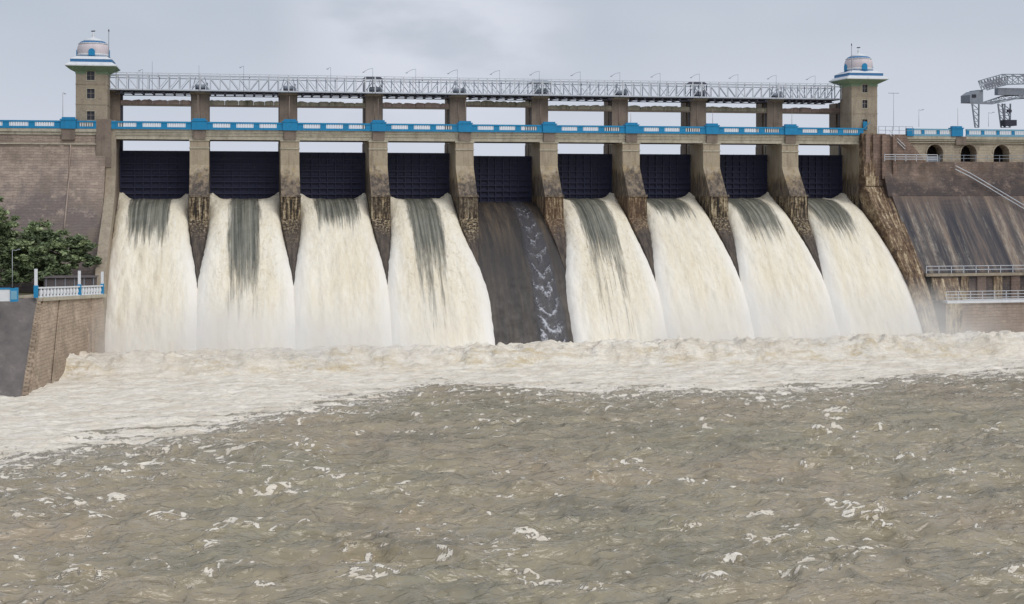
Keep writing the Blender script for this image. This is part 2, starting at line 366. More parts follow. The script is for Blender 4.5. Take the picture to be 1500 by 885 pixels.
def river_mat():
    t = NT('river_water'); F = t.attr('foam'); S = t.attr('silt')
    n1 = t.noise(1.0, 6, 0.72, t.map((1.3, 1.9, 1))); n2 = t.noise(1.0, 5, 0.75, t.map((4.5, 6.5, 1)), dist=0.6)
    e = t.math('ADD', F, t.math('MULTIPLY', t.math('SUBTRACT', t.math('ADD', t.math('MULTIPLY', n1, 0.6), t.math('MULTIPLY', n2, 0.6)), 0.6), 2.3))
    f = t.rng(e, 0.47, 0.66)
    wc = t.mix((0.300, 0.262, 0.170), (0.352, 0.280, 0.188), t.ramp(t.noise(0.045, 4, 0.6), (0.35, 0), (0.65, 1)))
    wc = t.mix(wc, (0.165, 0.145, 0.10), t.ramp(t.noise(1.0, 3, 0.5, t.map((0.09, 0.26, 1))), (0.42, 0), (0.70, 0.7)))
    wc = t.mix(wc, (0.46, 0.40, 0.31), t.rng(t.math('ADD', F, t.math('MULTIPLY', t.math('SUBTRACT', n1, 0.5), 0.5)), 0.10, 0.62, 0.0, 0.9))
    wc = t.mix(wc, (0.30, 0.225, 0.11), S)
    fl = t.noise(1.0, 6, 0.72, t.map((0.16, 0.6, 1))); fm = t.noise(1.0, 5, 0.75, t.map((0.9, 1.6, 1)))
    fc = t.mix((0.86, 0.80, 0.70), (0.68, 0.60, 0.49), t.ramp(fl, (0.42, 0), (0.62, 0.95)))
    fc = t.mix(fc, (0.42, 0.37, 0.30), t.math('MULTIPLY', t.math('SUBTRACT', 1.0, S, clamp=True), t.ramp(t.noise(1.0, 6, 0.75, t.map((0.10, 0.9, 1))), (0.56, 0), (0.70, 0.7))))
    fc = t.mix(fc, (0.58, 0.51, 0.41), t.ramp(fm, (0.52, 0), (0.75, 0.55)))
    fc = t.mix(fc, (0.62, 0.50, 0.31), t.math('MULTIPLY', S, t.ramp(t.noise(1.0, 5, 0.7, t.map((0.22, 0.5, 0.9))), (0.48, 0.0), (0.62, 0.8))))
    fc = t.mix(fc, (0.92, 0.88, 0.80), t.math('MULTIPLY', S, t.ramp(t.noise(1.0, 6, 0.8, t.map((1.3, 1.6, 1.6))), (0.52, 0.0), (0.64, 0.9))))
    c = t.mix(wc, fc, f)
    w1 = t.noise(1.0, 4, 0.5, t.map((0.24, 0.50, 1)), dist=0.9); w2 = t.noise(1.0, 2, 0.5, t.map((0.9, 1.9, 1)), dist=0.8)
    h = t.math('ADD', w1, t.math('MULTIPLY', w2, 0.38))
    fb = t.math('MULTIPLY', t.noise(1.0, 6, 0.72, t.map((0.9, 1.1, 1.3)), 0.5), t.math('MULTIPLY', f, t.math('ADD', 0.3, t.math('MULTIPLY', S, 0.35))))
    t.bump(t.math('ADD', t.math('ADD', h, t.math('MULTIPLY', f, 0.2)), fb), 0.85, 0.7)
    return t.fin(c, t.math('ADD', 0.15, t.math('MULTIPLY', f, 0.7)), t.math('SUBTRACT', 0.75, t.math('MULTIPLY', f, 0.6)))
M['river'] = river_mat()

def rightwall_z(t, x): return t.rng(x[2], 22, 31)
M['mas_left'] = mat_masonry('left_wall_masonry', (0.40, 0.32, 0.26), (0.32, 0.25, 0.21), (0.15, 0.125, 0.122), (0.27, 0.22, 0.185), 1.3, 0.42, 0.85, lambda t, x: t.rng(x[2], 17.5, 27.5))
M['mas_right'] = mat_masonry('right_wall_masonry', (0.27, 0.20, 0.16), (0.19, 0.145, 0.122), (0.085, 0.070, 0.068), (0.20, 0.16, 0.135), 1.0, 0.42, 1.0, rightwall_z, 0.8, (0.50, 0.46, 0.40))
M['brown_mas'] = mat_masonry('brown_rendered_masonry', (0.275, 0.195, 0.155), (0.22, 0.16, 0.13), (0.12, 0.09, 0.08), (0.19, 0.14, 0.115), 1.2, 0.5, 0.5, rightwall_z)
M['arch_wall'] = mat_masonry('tan_arcade_masonry', (0.46, 0.395, 0.30), (0.40, 0.34, 0.26), (0.22, 0.175, 0.14), (0.38, 0.33, 0.25), 1.0, 0.45, 0.35, lambda t, x: t.rng(x[2], 18, 26))
M['riverwall'] = mat_masonry('river_wall_masonry', (0.47, 0.375, 0.285), (0.42, 0.33, 0.255), (0.25, 0.195, 0.155), (0.31, 0.245, 0.19), 1.6, 0.42, 0.35, lambda t, x: t.rng(x[2], 0, 10), 0.35)
M['lowwall'] = mat_masonry('low_river_wall', (0.42, 0.325, 0.255), (0.37, 0.285, 0.225), (0.24, 0.185, 0.15), (0.2, 0.15, 0.12), 1.6, 0.5, 0.5, lambda t, x: t.rng(x[2], 2, 8))

def slope_mat():
    t = NT('stained_downstream_slope')
    v = t.map((0.55, 0.035, 0.035)); a = t.noise(1.0, 6, 0.7, v); b = t.noise(1.0, 5, 0.7, t.map((0.9, 0.06, 0.06), rot=(0, 0, 0.0)))
    c = t.ramp(a, (0.40, (0.050, 0.050, 0.060)), (0.50, (0.095, 0.085, 0.086)), (0.58, (0.165, 0.13, 0.112)), (0.70, (0.32, 0.25, 0.19)))
    c = t.mix(c, (0.42, 0.38, 0.32), t.math('MULTIPLY', t.ramp(b, (0.52, 0), (0.66, 0.85)), t.ramp(t.noise(1.0, 6, 0.8, t.map((2, 0.7, 0.7))), (0.4, 0), (0.65, 1))))
    x = t.xyz()
    rows = t.noise(1.0, 2, 0.5, t.map((0.25, 1.5, 3.2)))
    c = t.mix(c, (0.16, 0.115, 0.09), t.math('MULTIPLY', t.rng(x[2], 18, 24), t.ramp(rows, (0.4, 0.4), (0.6, 0.95))))
    t.bump(t.noise(2.0, 6, 0.75), 0.7, 0.12)
    return t.fin(c, 0.8, 0.25)
M['slope'] = slope_mat()
def stain_mat():
    t = NT('lime_streaked_training_wall')
    sn = t.math('ADD', t.noise(1.0, 6, 0.75, t.map((2.4, 0.16, 0.30))), t.math('MULTIPLY', t.math('SUBTRACT', t.noise(1.6, 5, 0.8), 0.5), 0.45))
    c = t.ramp(sn, (0.36, (0.05, 0.036, 0.03)), (0.47, (0.15, 0.095, 0.06)), (0.56, (0.29, 0.215, 0.135)), (0.66, (0.62, 0.52, 0.36)))
    c = t.mix(c, (0.11, 0.08, 0.065), t.ramp(t.noise(0.55, 6, 0.75), (0.52, 0), (0.68, 0.8)))
    c = t.mix(c, (0.5, 0.42, 0.28), t.math('MULTIPLY', t.ramp(sn, (0.4, 0), (0.6, 0.8)), t.rng(t.xyz()[2], 10, 2)))
    t.bump(t.noise(3.0, 6, 0.75), 0.8, 0.12)
    return t.fin(c, 0.85, 0.25)
M['stain'] = stain_mat()
def revet_mat():
    t = NT('grey_revetment')
    c = t.ramp(t.noise(0.5, 6, 0.7), (0.35, (0.115, 0.104, 0.104)), (0.6, (0.165, 0.148, 0.14)), (0.75, (0.25, 0.225, 0.21)))
    c = t.mix(c, (0.28, 0.26, 0.25), t.ramp(t.noise(1.0, 5, 0.75, t.map((0.5, 1.4, 1.4))), (0.60, 0), (0.75, 0.6)))
    t.bump(t.noise(2.0, 6, 0.7), 0.6, 0.1); return t.fin(c, 0.85, 0.25)
M['revet'] = revet_mat()
def ground_mat():
    t = NT('bank_earth')
    c = t.ramp(t.noise(0.25, 6, 0.65), (0.35, (0.075, 0.09, 0.045)), (0.5, (0.12, 0.11, 0.07)), (0.7, (0.19, 0.16, 0.12)))
    t.bump(t.noise(1.5, 6, 0.7), 0.6, 0.1); return t.fin(c, 0.95, 0.1)
M['ground'] = ground_mat()
def leaf_mat():
    t = NT('tree_foliage')
    v = t.attr('tone')
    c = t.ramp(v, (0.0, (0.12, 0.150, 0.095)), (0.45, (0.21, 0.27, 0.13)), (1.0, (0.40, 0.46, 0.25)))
    c = t.mix(c, (0.05, 0.075, 0.035), t.ramp(t.noise(0.45, 3), (0.45, 0), (0.6, 0.5)))
    t.b.inputs['Subsurface Weight'].default_value = 0.0
    return t.fin(c, 0.6, 0.3)
M['leaf'] = leaf_mat()
M['bark'] = mat_plain('bark', (0.09, 0.065, 0.045), 0.9, 0.1, var=0.5)
def trickle_mat():
    t = NT('trickling_water')
    f = t.attr('white')
    n = t.noise(1.0, 6, 0.8, t.map((3.0, 2.2, 2.2)), 0.5)
    a = t.rng(t.math('ADD', f, t.math('MULTIPLY', t.math('SUBTRACT', n, 0.5), 1.9)), 0.28, 0.95)
    c = t.mix((0.12, 0.12, 0.14), (0.52, 0.53, 0.58), a)
    t.b.inputs['Alpha'].default_value = 1.0
    t.put(t.b.inputs['Alpha'], t.math('ADD', t.math('MULTIPLY', a, 0.85), t.math('MULTIPLY', t.attr('wet'), 0.35), clamp=True))
    t.bump(n, 0.6, 0.15)
    return t.fin(c, 0.3, 0.5)
M['trickle'] = trickle_mat()

# ================================================================== the setting
S = 14.0                                  # pier spacing
CREST, TK = 21.3, 0.030
def zc(Y): return CREST - TK*np.maximum(6.6 - Y, 0)**2
ZD = 32.7                                 # underside of blue parapet

# river: two joined patches of displaced water, foam as attribute
cxp = np.array([-90, -40, -15.2, -3.8, 9.2, 17, 22, 26.9, 36, 44.2, 54, 63.3, 75, 86, 100.7, 115, 170.])
cyp = np.array([-96, -95, -93.6, -88.8, -75.5, -72, -69, -61.0, -62, -70.5, -69, -72.4, -72, -64, -63.5, -60, -58.])
caps = [(505,712,1.9,.9),(470,665,1.6,.7),(1015,720,2.6,.8),(1265,760,2.0,1.2),(140,773,1.6,.6),(790,860,1.9,1.2),(845,602,2.2,.7),(560,858,1.1,1.2),
        (120,706,2.6,1.0),(355,672,2.8,.5),(1290,745,.9,1.0),(1100,607,2.2,.5),(1210,608,3.4,.5),(1060,626,2.2,.5),(400,730,2.0,.6),(930,655,1.3,.6),
        (1375,765,.9,.9),(1480,610,2.5,.6),(1415,590,2.5,.5),(1455,635,2.4,.7),(725,650,1.4,.5),(650,600,2.4,.6),(545,640,2.6,.6),(95,645,4,.9),(250,620,5,.9),
        (505,865,.7,1.0),(740,830,1.6,.6),(475,845,.7,.5),(1070,828,.8,.5),(1290,805,1.0,.7),(1490,855,1.6,1.0),(1030,868,1.5,.6),(660,830,1.2,.5),
        (1410,702,3,.4),(120,860,2.6,.5),(330,780,1.5,.4),(600,760,2.0,.5),(880,880,1.8,.8),(1180,800,1.2,.5),(890,610,.8,.5),(1200,640,1.4,.5),(690,620,1.6,.5)]
_r = random.Random(21)
for _ in range(170):
    _py = 600 + 285*_r.random()**1.1; _k = (_py-281)/400
    caps.append((1500*_r.random(), _py, _r.uniform(.3, 2.0)/max(_k, .8), _r.uniform(.2, .75)))
def pix_to_water(px, py):
    f = 2060.9; fw = 23*f/(py-281); rt = (px-750)/f*fw; a = 0.1966
    return 4.974 + rt*cos(a) + fw*sin(a), -225.18 - rt*sin(a) + fw*cos(a)
def river_fields(X, Y):
    line = np.interp(X, cxp, cyp) + 3.6*pn(X*0.09, Y*0.05, 5) + 2.6*fbm(X*0.22, Y*0.5, 8, 4)
    d = Y - line + 3.5*fbm(X*0.30, Y*1.0, 12, 4)        # > 0 : inside the foaming pool
    pool = ss(-17.0, 12.0, d + 6.5*fbm(X*0.30, Y*1.2, 14, 5))
    tail = ss(-26, 0, d)*0.33*ss(60, 10, X)                       # thin streaks drifting off the pool
    crestY = -41.5 + 2.2*pn(X*0.07, X*0+3, 3) + 1.2*pn(X*0.3, X*0+1, 4)
    k = ss(-20, 10, crestY*0)                            # 0
    back = ss(crestY-17, crestY, Y)                      # rises before the crest (camera side)
    q = Y - crestY
    A = 2.1 + 0.9*pn(X*0.11, X*0+9, 6)
    roll = A*np.where(q < 0, np.exp(-(q/2.6)**2), np.exp(-(q/11.0)**2))
    q2 = Y - (crestY + 11.5); roll = roll + 0.9*(0.5+0.5*pn(X*0.13, Y*0.13, 19))*np.exp(-(q2/4.0)**2)
    wx = X + 0.8*pn(X*0.35, Y*0.35, 21); wy = Y + 0.8*pn(X*0.35, Y*0.35, 22)
    lump = fbm(wx*0.42, wy*0.45, 11, 3)*1.15 + 0.25*fbm(wx*1.6, wy*1.6, 15, 2)
    chop = 0.95*ridge(wx*0.10, wy*0.19, 31, 3) + 0.40*ridge(wx*0.33, wy*0.62, 41, 2)*(0.6+0.5*pn(X*0.1, Y*0.1, 48)) + 0.22*pn(wx*0.06, wy*0.11, 47)
    Z = roll*(1 + 0.36*lump) + pool*0.32*lump + (1-pool)*chop + pool*0.15*ridge(wx*0.13, wy*0.35, 57, 3)
    bl = ridge(wx*0.55, wy*0.95, 71, 4)
    foam = 1.15*pool - 0.22*(1-ss(2, 26, d))*ss(-.3, .5, fbm(X*0.2, Y*0.8, 13, 4))
    # open river: broken flecks and stringy nets of foam in drifting patches
    pt = ss(-0.35, 0.5, pn(X*0.07, Y*0.09, 81) + 0.4*pn(X*0.22, Y*0.25, 82))
    net = ss(0.66, 0.88, ridge(wx*0.26+3, wy*0.62, 91, 4))
    spk = ss(0.18, 0.52, fbm(wx*1.3, wy*2.4, 95, 3))
    spk2 = ss(0.26, 0.56, fbm(X*2.6+9, Y*4.2, 96, 2))
    near = ss(-60, -4, d)
    open_f = net*(0.28+0.38*pt+0.30*near) + spk*(0.16+0.46*pt+0.15*near) + spk2*(0.08+0.20*pt)
    open_f = open_f + ss(-22, 0, d)*(0.16+0.30*ss(0.45, 0.9, ridge(wx*0.16, wy*0.75, 92, 3)))
    open_f = open_f + ss(35, -5, X)*ss(-45, -5, d)*0.24 + ss(20, -25, X)*0.10
    holes = ss(0.15, 0.55, fbm(X*0.09+7, Y*0.25, 99, 3))*ss(16, 2, d)*0.9
    foam = np.where(pool > 0, foam - holes*pool, foam) + (1-pool)*open_f
    silt = np.exp(-((Y-crestY+2.5)/3.4)**2)*(0.35+0.65*ss(-0.35, 0.35, pn(X*0.085, X*0+5, 66)))*1.15
    for px, py, sx_, sy_ in caps:
        a, b = pix_to_water(px, py); rad = 3.2*max(sx_, sy_*1.5)
        i0, i1 = np.searchsorted(X[0], (a-rad, a+rad)); j0, j1 = np.searchsorted(Y[:, 0], (b-rad, b+rad))
        if i1-i0 < 2 or j1-j0 < 2: continue
        w = np.s_[j0:j1, i0:i1]; x_, y_ = X[w], Y[w]; op = 1-pool[w]
        th_ = 0.5*sin(px*7.7); U = (x_-a)*cos(th_)+(y_-b)*sin(th_); V = (y_-b)*cos(th_)-(x_-a)*sin(th_) + 0.5*sy_*np.sin(U*1.7/max(sx_, .5)+px)
        g = np.exp(-(U/(sx_*0.9))**2 - (V/(sy_*1.2))**2)
        foam[w] += np.minimum(g, .8)*(0.15+1.5*ss(0.42, 0.85, ridge(wx[w]*0.9+a, wy[w]*1.5, 111, 4)))*op
        Z[w] += g*0.22; silt[w] += g*0.25*op
    for px, py in ((475,672),(600,770),(1155,0),(1440,640),(920,655),(1275,775),(540,830)):
        if py == 0: continue
        a, b = pix_to_water(px, py); silt = silt + 0.45*np.exp(-((X-a)/2.2)**2 - ((Y-b)/1.6)**2)
    return Z, np.clip(foam, 0, 1.4), np.clip(silt, 0, 1)
def patch(xs, ys):
    X, Y = np.meshgrid(xs, ys); Z, F, Sl = river_fields(X, Y)
    return np.stack([X, Y, Z], -1), F, Sl
y1 = np.arange(-158, -104.9, 0.13); x1 = np.arange(-30, 84, 0.145)
y2 = np.arange(-105.2, -12, 0.26); x2 = np.arange(-48, 150, 0.27)
parts = [patch(x1, y1), patch(x2, y2)]
parts[1][0][0, :, 2] -= 0.25
me = grid_mesh('river', parts[0][0], M['river'], {'foam': parts[0][1], 'silt': parts[0][2]})
riv = link('river', me); tag(riv, 'muddy grey-brown river churning below the dam', kind='structure')
me = grid_mesh('foaming_pool', parts[1][0], M['river'], {'foam': parts[1][1], 'silt': parts[1][2]})
o = link('foaming_pool', me); tag(o, 'pale foaming pool and rollers at the foot of the falls', kind='structure')
b = MB()
for (a0, a1, b0, b1) in ((-400,-30,-400,-105),(84,500,-400,-105),(-30,84,-400,-158),(-400,-48,-105,-12),(150,500,-105,-12)):
    b.add([(a0,b0,-0.05),(a1,b0,-0.05),(a1,b1,-0.05),(a0,b1,-0.05)], [(0,1,2,3)])
o = b.build('outer_river', M['river']); tag(o, 'brown river beyond the rapids', kind='structure')
b = MB(); b.add([(-6000,-6000,-3),(6000,-6000,-3),(6000,6000,-3),(-6000,6000,-3)], [(0,1,2,3)])
tag(b.build('ground', M['ground']), 'earth and scrub around the dam', kind='structure')

# spillway chute
ys = np.concatenate([np.array([12.5, 9.0]), np.linspace(6.6, -24, 60)])
prof = [(y, float(zc(y))) for y in ys]
b = MB(); b.prism([(12.5, -3.5)] + prof + [(-24, -3.5)], -13.2, 110.5)
b.add([(110.5, y, z) for y, z in prof[2:]] + [(110.5+2.2*float(ss(2, -22, y)), y, z) for y, z in prof[2:]], [(i+60, i+61, i+1, i) for i in range(59)])
sp = b.build('spillway', M['chute']); tag(sp, 'dark wet curved concrete spillway under the sluice gates', 'spillway')

# ================================================================== falls
def make_fall(i, label, uc, uw, ulen, lean, wl_end, wr_end, rough, soft=1.0, streaks=0.0):
    """i bay number, centre line at X=14 i - 7; uc/uw centre and half width (m) of the smooth tongue, ulen its length along the flow"""
    xc = S*i - 7; nu, nv = 96, 230
    u = np.linspace(-1, 1, nu)[None, :]; s = np.linspace(0, 27.5, nv)[:, None]
    w0 = 5.5
    gl = ss(10.5, 23.0, s)
    lw = w0 + (wl_end - w0)*gl; rw = w0 + (wr_end - w0)*gl
    xx = np.where(u < 0, u*lw, u*rw)
    Y = 6.5 - s + 0*u
    edge = np.clip(1 - np.abs(u), 0, 1)*6.5
    xx = xx + np.sign(u)*np.abs(u)**10*0.14*fbm(s*0.9 + np.sign(u)*40, s*0+i, 450+i, 3)*ss(2, 8, s)
    th = (0.55 + 0.75*ss(0, 10, s))*(1 - np.exp(-(edge/0.8)))
    n = fbm((xc+xx)*0.55, s*0.32, 200+i, 4)
    th = th + (0.25 + 0.2*ss(5, 20, s))*n*(1-np.exp(-edge))
    mound = 1.35*np.exp(-((5.6-np.abs(xx))/1.25)**2)*np.exp(-(s/3.2)**2)*(1+0.5*fbm(xx*1.5, s*0.9, 300+i, 3))
    slope = 2*TK*np.maximum(s-0.1, 0)
    nl = np.sqrt(1+slope**2)
    Z = zc(Y) + th/nl + mound
    Yd = Y - th*slope/nl - 0.15*mound
    al = 0.5*s*np.sqrt(1+slope**2) + np.arcsinh(slope)/(4*TK)     # arc length
    cen = uc + lean*s
    wob = 0.5*pn(s*0.25, s*0+i, 400) 
    inside = ss(uw+1.0, uw-0.5, np.abs(xx-cen-wob*0.4))
    g = inside*ss(ulen*1.2+2.0, ulen*0.6, al + 2.2*pn(xx*1.3, s*0+2, 410+i) + 1.2*pn(xx*3.5, s*0+2, 411+i))
    if streaks > 0: g = np.maximum(g, inside*streaks*ss(44, 14, al)*ss(-0.35, 0.25, pn(xx*1.9, s*0.02, 420+i)))
    g = g*soft
    below = ss(11, 19, s)
    mist = np.clip(ss(0.46, 0.0, 1-np.abs(u)+0.08*fbm(xx*0.8, s*0.5, 430+i, 3))*below*0.75 + ss(22, 29, s + 1.5*fbm(xx*0.5, s*0.3, 440+i, 3))*0.3, 0, 1)
    P = np.stack([xc + xx + 0*s, Yd, Z], -1)
    me = grid_mesh('waterfall', P, M['fall'], {'glass': g+0*xx, 'mist': mist+0*xx, 'across': xc+xx+0*s, 'along': al+0*u, 'rough': rough*ss(3, 9, s)*ss(27, 18, s)*(1-mist*0.9)+0*u})
    o = link('waterfall', me, loc=(0, 0, 0))
    tag(o, label, 'waterfall', 'torrents pouring from the sluice gates')
    return o
FA = [  # i, label, uc, uw, ulen, lean, wl, wr, rough, soft, streaks
 (0,'leftmost torrent, with a broad grey-green tongue ending in a ragged edge',-0.4,2.8,15.5,-0.01,6.2,7.2,0.5,1.0,0),
 (1,'second torrent from the left, with a narrow dark tongue running most of its height',0.1,2.0,25,-0.02,7.2,7.2,1.0,1.0,0.6),
 (2,'third torrent from the left, with a short pale grey tongue under the gate',0.4,3.1,12.0,-0.02,7.2,7.2,0.4,1.0,0),
 (3,'fourth torrent from the left, with long dark parallel streaks, beside the dry bay',-0.1,2.2,22,0.0,7.2,8.3,1.0,0.95,0.75),
 (5,'torrent just right of the dry bay, with a long fading grey tongue',-0.3,2.5,20,0.0,7.7,7.2,1.0,1.0,0.6),
 (6,'third torrent from the right, with a very short grey tongue under its gate',-0.9,3.0,10.5,0.03,7.2,7.2,0.4,0.95,0),
 (7,'second torrent from the right, with a grey tongue leaning left of centre',-0.7,2.9,15.5,0.02,7.2,7.2,0.3,1.0,0),
 (8,'rightmost torrent, with a grey-green tongue, against the lime-streaked wall',-1.6,2.7,15,0.03,7.2,7.2,0.2,1.0,0)]
for a in FA: make_fall(*a)
# trickle in the dry bay
nu, nv = 60, 300
u = np.linspace(-1, 1, nu)[None, :]; s = np.linspace(0.6, 27, nv)[:, None]
xc = 51.2 + 0.045*s + 0.3*pn(s*0.2, s*0, 5); hw = 1.35 + 0.055*s + 0.25*pn(s*0.5, s*0, 9)
slope = 2*TK*s; nl = np.sqrt(1+slope**2); Y = 6.5 - s
al = 0.5*s*np.sqrt(1+slope**2) + np.arcsinh(slope)/(4*TK)
ph = al*0.92 + 1.2*pn(al*0.22, u*0.6, 17) - np.abs(u)*-1.3 - 1.9*(1-np.abs(u)) + 1.6*pn(al*0.5, u*1.2, 7)
chev = np.clip(np.sin(ph*2.0), -0.6, 1)
chev = np.sign(chev)*np.abs(chev)**1.6; wht = (0.24+0.22*chev+0.25*fbm(u*2.2, al*0.7, 18, 4))*ss(2, 7, al)*ss(1, 0.55, np.abs(u)) + 0.34*ss(18, 34, al)*ss(0.9, 0.2, np.abs(u+0.15))*(0.6+0.4*chev)
Pz = zc(Y) + 0.06 + 0.16*np.clip(chev, 0, 1)*ss(1, 0.5, np.abs(u))
P = np.stack([xc + u*hw, Y - (Pz-zc(Y))*slope/nl + 0*u, Pz], -1)
me = grid_mesh('water_trickle', P, M['trickle'], {'white': wht, 'wet': ss(1, 0.6, np.abs(u))+0*s})
tag(link('water_trickle', me), 'thin white trickle with chevron ripples down the dry dark bay', 'water trickle')

# ================================================================== piers
PL = ['leftmost pier of the dam, between the two leftmost torrents', 'second pier from the left, with pale yellowish stains above its nose',
      'third pier from the left, between a short and a long-streaked torrent', 'pier on the left edge of the dry dark bay',
      'pier on the right edge of the dry dark bay, its nose streaked orange', 'third pier from the right, leaning nose streaked brown',
      'second pier from the right, with a black streaked nose', 'rightmost free-standing pier, beside the last gate']
def pier(n):
    X = S*n; hw = 1.47
    t = empty('bridge_pier', (X, 0, 0), PL[n], 'pier', 'concrete piers between the sluice gates')
    MB().prism([(8.4, 15), (8.4, 31.2), (0.2, 31.2), (0.0, 31.0), (0.0, 27.2), (-0.3, 26.6), (-3.3, 22.7), (-3.5, 22.4), (-3.5, 15)], -hw, hw).build('shaft', M['pier'], t)
    MB().box(-hw-.1, hw+.1, -.14, 7.8, 30.95, 31.22).box(-hw-.08, hw+.08, -.12, .6, 29.75, 29.95).build('ledge', M['tan_light'], t)
    for s_ in (-1, 1): MB().box(s_*1.05-.33, s_*1.05+.33, 0.05, .9, 31.22, 31.6).frustum(s_*1.05-.3, s_*1.05+.3, .1, .8, 31.6, s_*1.05-.05, s_*1.05+.05, .3, .6, 31.85).build('bearing_block', M['tan_light'], t)
    MB().box(-.95, .95, -.32, 5.8, 31.22, ZD-.02).build('corbel', M['brown'], t)
    # nose with a lip and a pointed end running down to the chute
    b = MB(); b.box(-hw-.12, hw+.12, -4.15, -3.4, 22.15, 22.5)
    b.build('nose_lip', M['pier'], t)
    b = MB(); zb = 10.0
    b.add([(-hw-.04,-3.3,22.15),(-hw-.04,-4.0,22.15),(hw+.04,-4.0,22.15),(hw+.04,-3.3,22.15),
           (-hw-.04,-3.3,13),(-hw-.04,-4.1,13),(hw+.04,-4.1,13),(hw+.04,-3.3,13)],
          [(0,1,2,3),(7,6,5,4),(0,4,5,1),(1,5,6,2),(2,6,7,3),(3,7,4,0)])
    b.build('nose', M['pier'], t)
    b = MB(); zt_ = [18.9, float(zc(-8))+.55, float(zc(-12.5))+.1]
    w_ = [hw+.02, hw*.62, .05]; y_ = [-3.9, -8, -12.5]
    vs = []
    for k in range(3): vs += [(-w_[k], y_[k], zt_[k]), (w_[k], y_[k], zt_[k]), (w_[k]+.1, y_[k], zt_[k]-3), (-w_[k]-.1, y_[k], zt_[k]-3)]
    b.add(vs, [(0,1,2,3),(11,10,9,8)] + [(4*k+j, 4*k+4+j, 4*k+4+(j+1)%4, 4*k+(j+1)%4) for k in range(2) for j in range(4)]).build('nose_point', M['pier'], t)
    MB().prism([(12.3, 15), (12.3, 31.0), (9.3, 31.0), (9.3, 15)], -hw, hw).box(-.9, .9, 8.35, 9.35, 15, 31).build('rear_shaft', M['brown'], t)
    # hoist column above the road
    b = MB(); b.box(-1.42, 1.42, 6.85, 8.5, 31.2, 38.75).box(-.9, .9, 8.45, 9.35, 31, 38.75).box(-1.42, 1.42, 9.3, 12.2, 31.0, 38.75)
    b.build('hoist_column', M['brown'], t)
    MB().box(-1.62, 1.62, 6.65, 12.4, 38.75, 39.1).build('column_cap', M['tan'], t)
    for k in (-1, 1): MB().box(k*1.44-.05, k*1.44+.05, 7.3, 7.7, 29.6, 38.7).build('gate_guide', M['steel_dark'], t)
    MB().tube([(.1-.3*(n>4), 6.8, 34), (.1-.3*(n>4), 6.8, 38.6)], .07, 6).build('conduit', M['pipe'], t)
for n in range(8): pier(n)

# abutments at both ends of the gates
t = empty('left_abutment', (-14, 0, 0), 'brown concrete abutment column at the left end of the gates', 'abutment')
MB().box(-1.5, .75, -.35, 7, 26.8, 34.2).build('column', M['brown'], t)
MB().prism([(12, 15), (12, 31), (7, 34.0), (.3, 34.0), (.3, 22), (-3.6, 18), (-3.6, 13)], -1.3, 1.45).build('side_wall', M['brown'], t)
MB().prism([(.0, 34.0), (-.15, 33.9), (-.15, 25.5), (-2.5, 22.3), (-6.5, 19.2), (-12, 15.8), (-17, 11.6), (-21, 6.5), (-23.5, 1), (-24, -3), (4, -3), (4, 34.0)], -.1, 1.4).build('training_wall', M['tan'], t)
MB().box(-1.5, 1.55, 6.85, 12, 33.8, 38.9).build('hoist_column', M['brown'], t)
MB().box(-1.6, 1.75, 6.65, 12.2, 38.9, 39.15).build('column_cap', M['tan'], t)
MB().box(1.2, 1.9, 7.1, 8.2, 29, 38.8).build('gate_guide', M['steel_dark'], t)
t = empty('right_abutment', (112, 0, 0), 'tan concrete abutment face at the right end of the gates', 'abutment')
MB().prism([(12, 10), (12, 31.2), (0, 31.2), (0, 22.2), (-1, 21), (-1, 10)], -1.5, .6).build('shaft', M['pier'], t)
MB().box(-1.6, -.6, -.1, 7.8, 31.0, 31.3).build('ledge', M['tan_light'], t)
MB().box(-1.5, -.7, -.1, 6, 31.3, ZD-.02).build('corbel', M['brown'], t)
MB().box(-1.5, -.2, 6.85, 8.5, 31.2, 38.75).box(-1.0, -.2, 8.4, 9.4, 31.2, 38.75).box(-1.5, -.2, 9.3, 12.2, 31.2, 38.75).build('hoist_column', M['brown'], t)
MB().box(-1.62, -1.45, 7.2, 7.9, 29, 38.8).build('gate_guide', M['steel_dark'], t)

# ================================================================== gates
GL = ['dark steel sluice gate of the leftmost bay', 'second dark steel gate from the left, flecked with pale spray', 'third dark steel gate from the left',
      'fourth dark steel gate from the left, just left of the closed one', 'closed dark steel gate above the dry bay, sitting lower than the rest',
      'dark steel gate just right of the closed one', 'third dark steel gate from the right', 'second dark steel gate from the right', 'rightmost dark steel gate, beside the right abutment']
def gate_proto():
    t = empty('sluice_gate', (0, 0, 0)); hw = 5.52; z0, z1 = 21.5, 29.45
    MB().box(-hw, hw, .18, .34, z0, z1).build('skin_plate', M['gate'], t)
    for k, z in enumerate(np.linspace(z0+.15, z1-.15, 9)): MB().box(-hw, hw, -.22, .18, z-.11, z+.11).build('horizontal_girder', M['gate'], t)
    for x in (-5.4, -3.2, -1.9, -.65, .65, 1.9, 3.2, 5.4): MB().box(x-.09, x+.09, -.14, .178, z0, z1).build('vertical_stiffener', M['gate'], t)
    b = MB()
    for zz in np.linspace(z0+.6, z1-.6, 14): b.box(-hw+.1, hw-.1, .08, .179, zz-.035, zz+.035)
    b.build('plate_rib', M['gate'], t)
    return t
gp = gate_proto()
for i in range(9):
    g = gp if i == 0 else copy_tree(gp)
    g.location = (S*i - 7, 6.75, -0.45 if i == 4 else (0.12 if i in (0, 1) else 0.0))
    tag(g, GL[i], 'sluice gate', 'steel sluice gates between the piers')

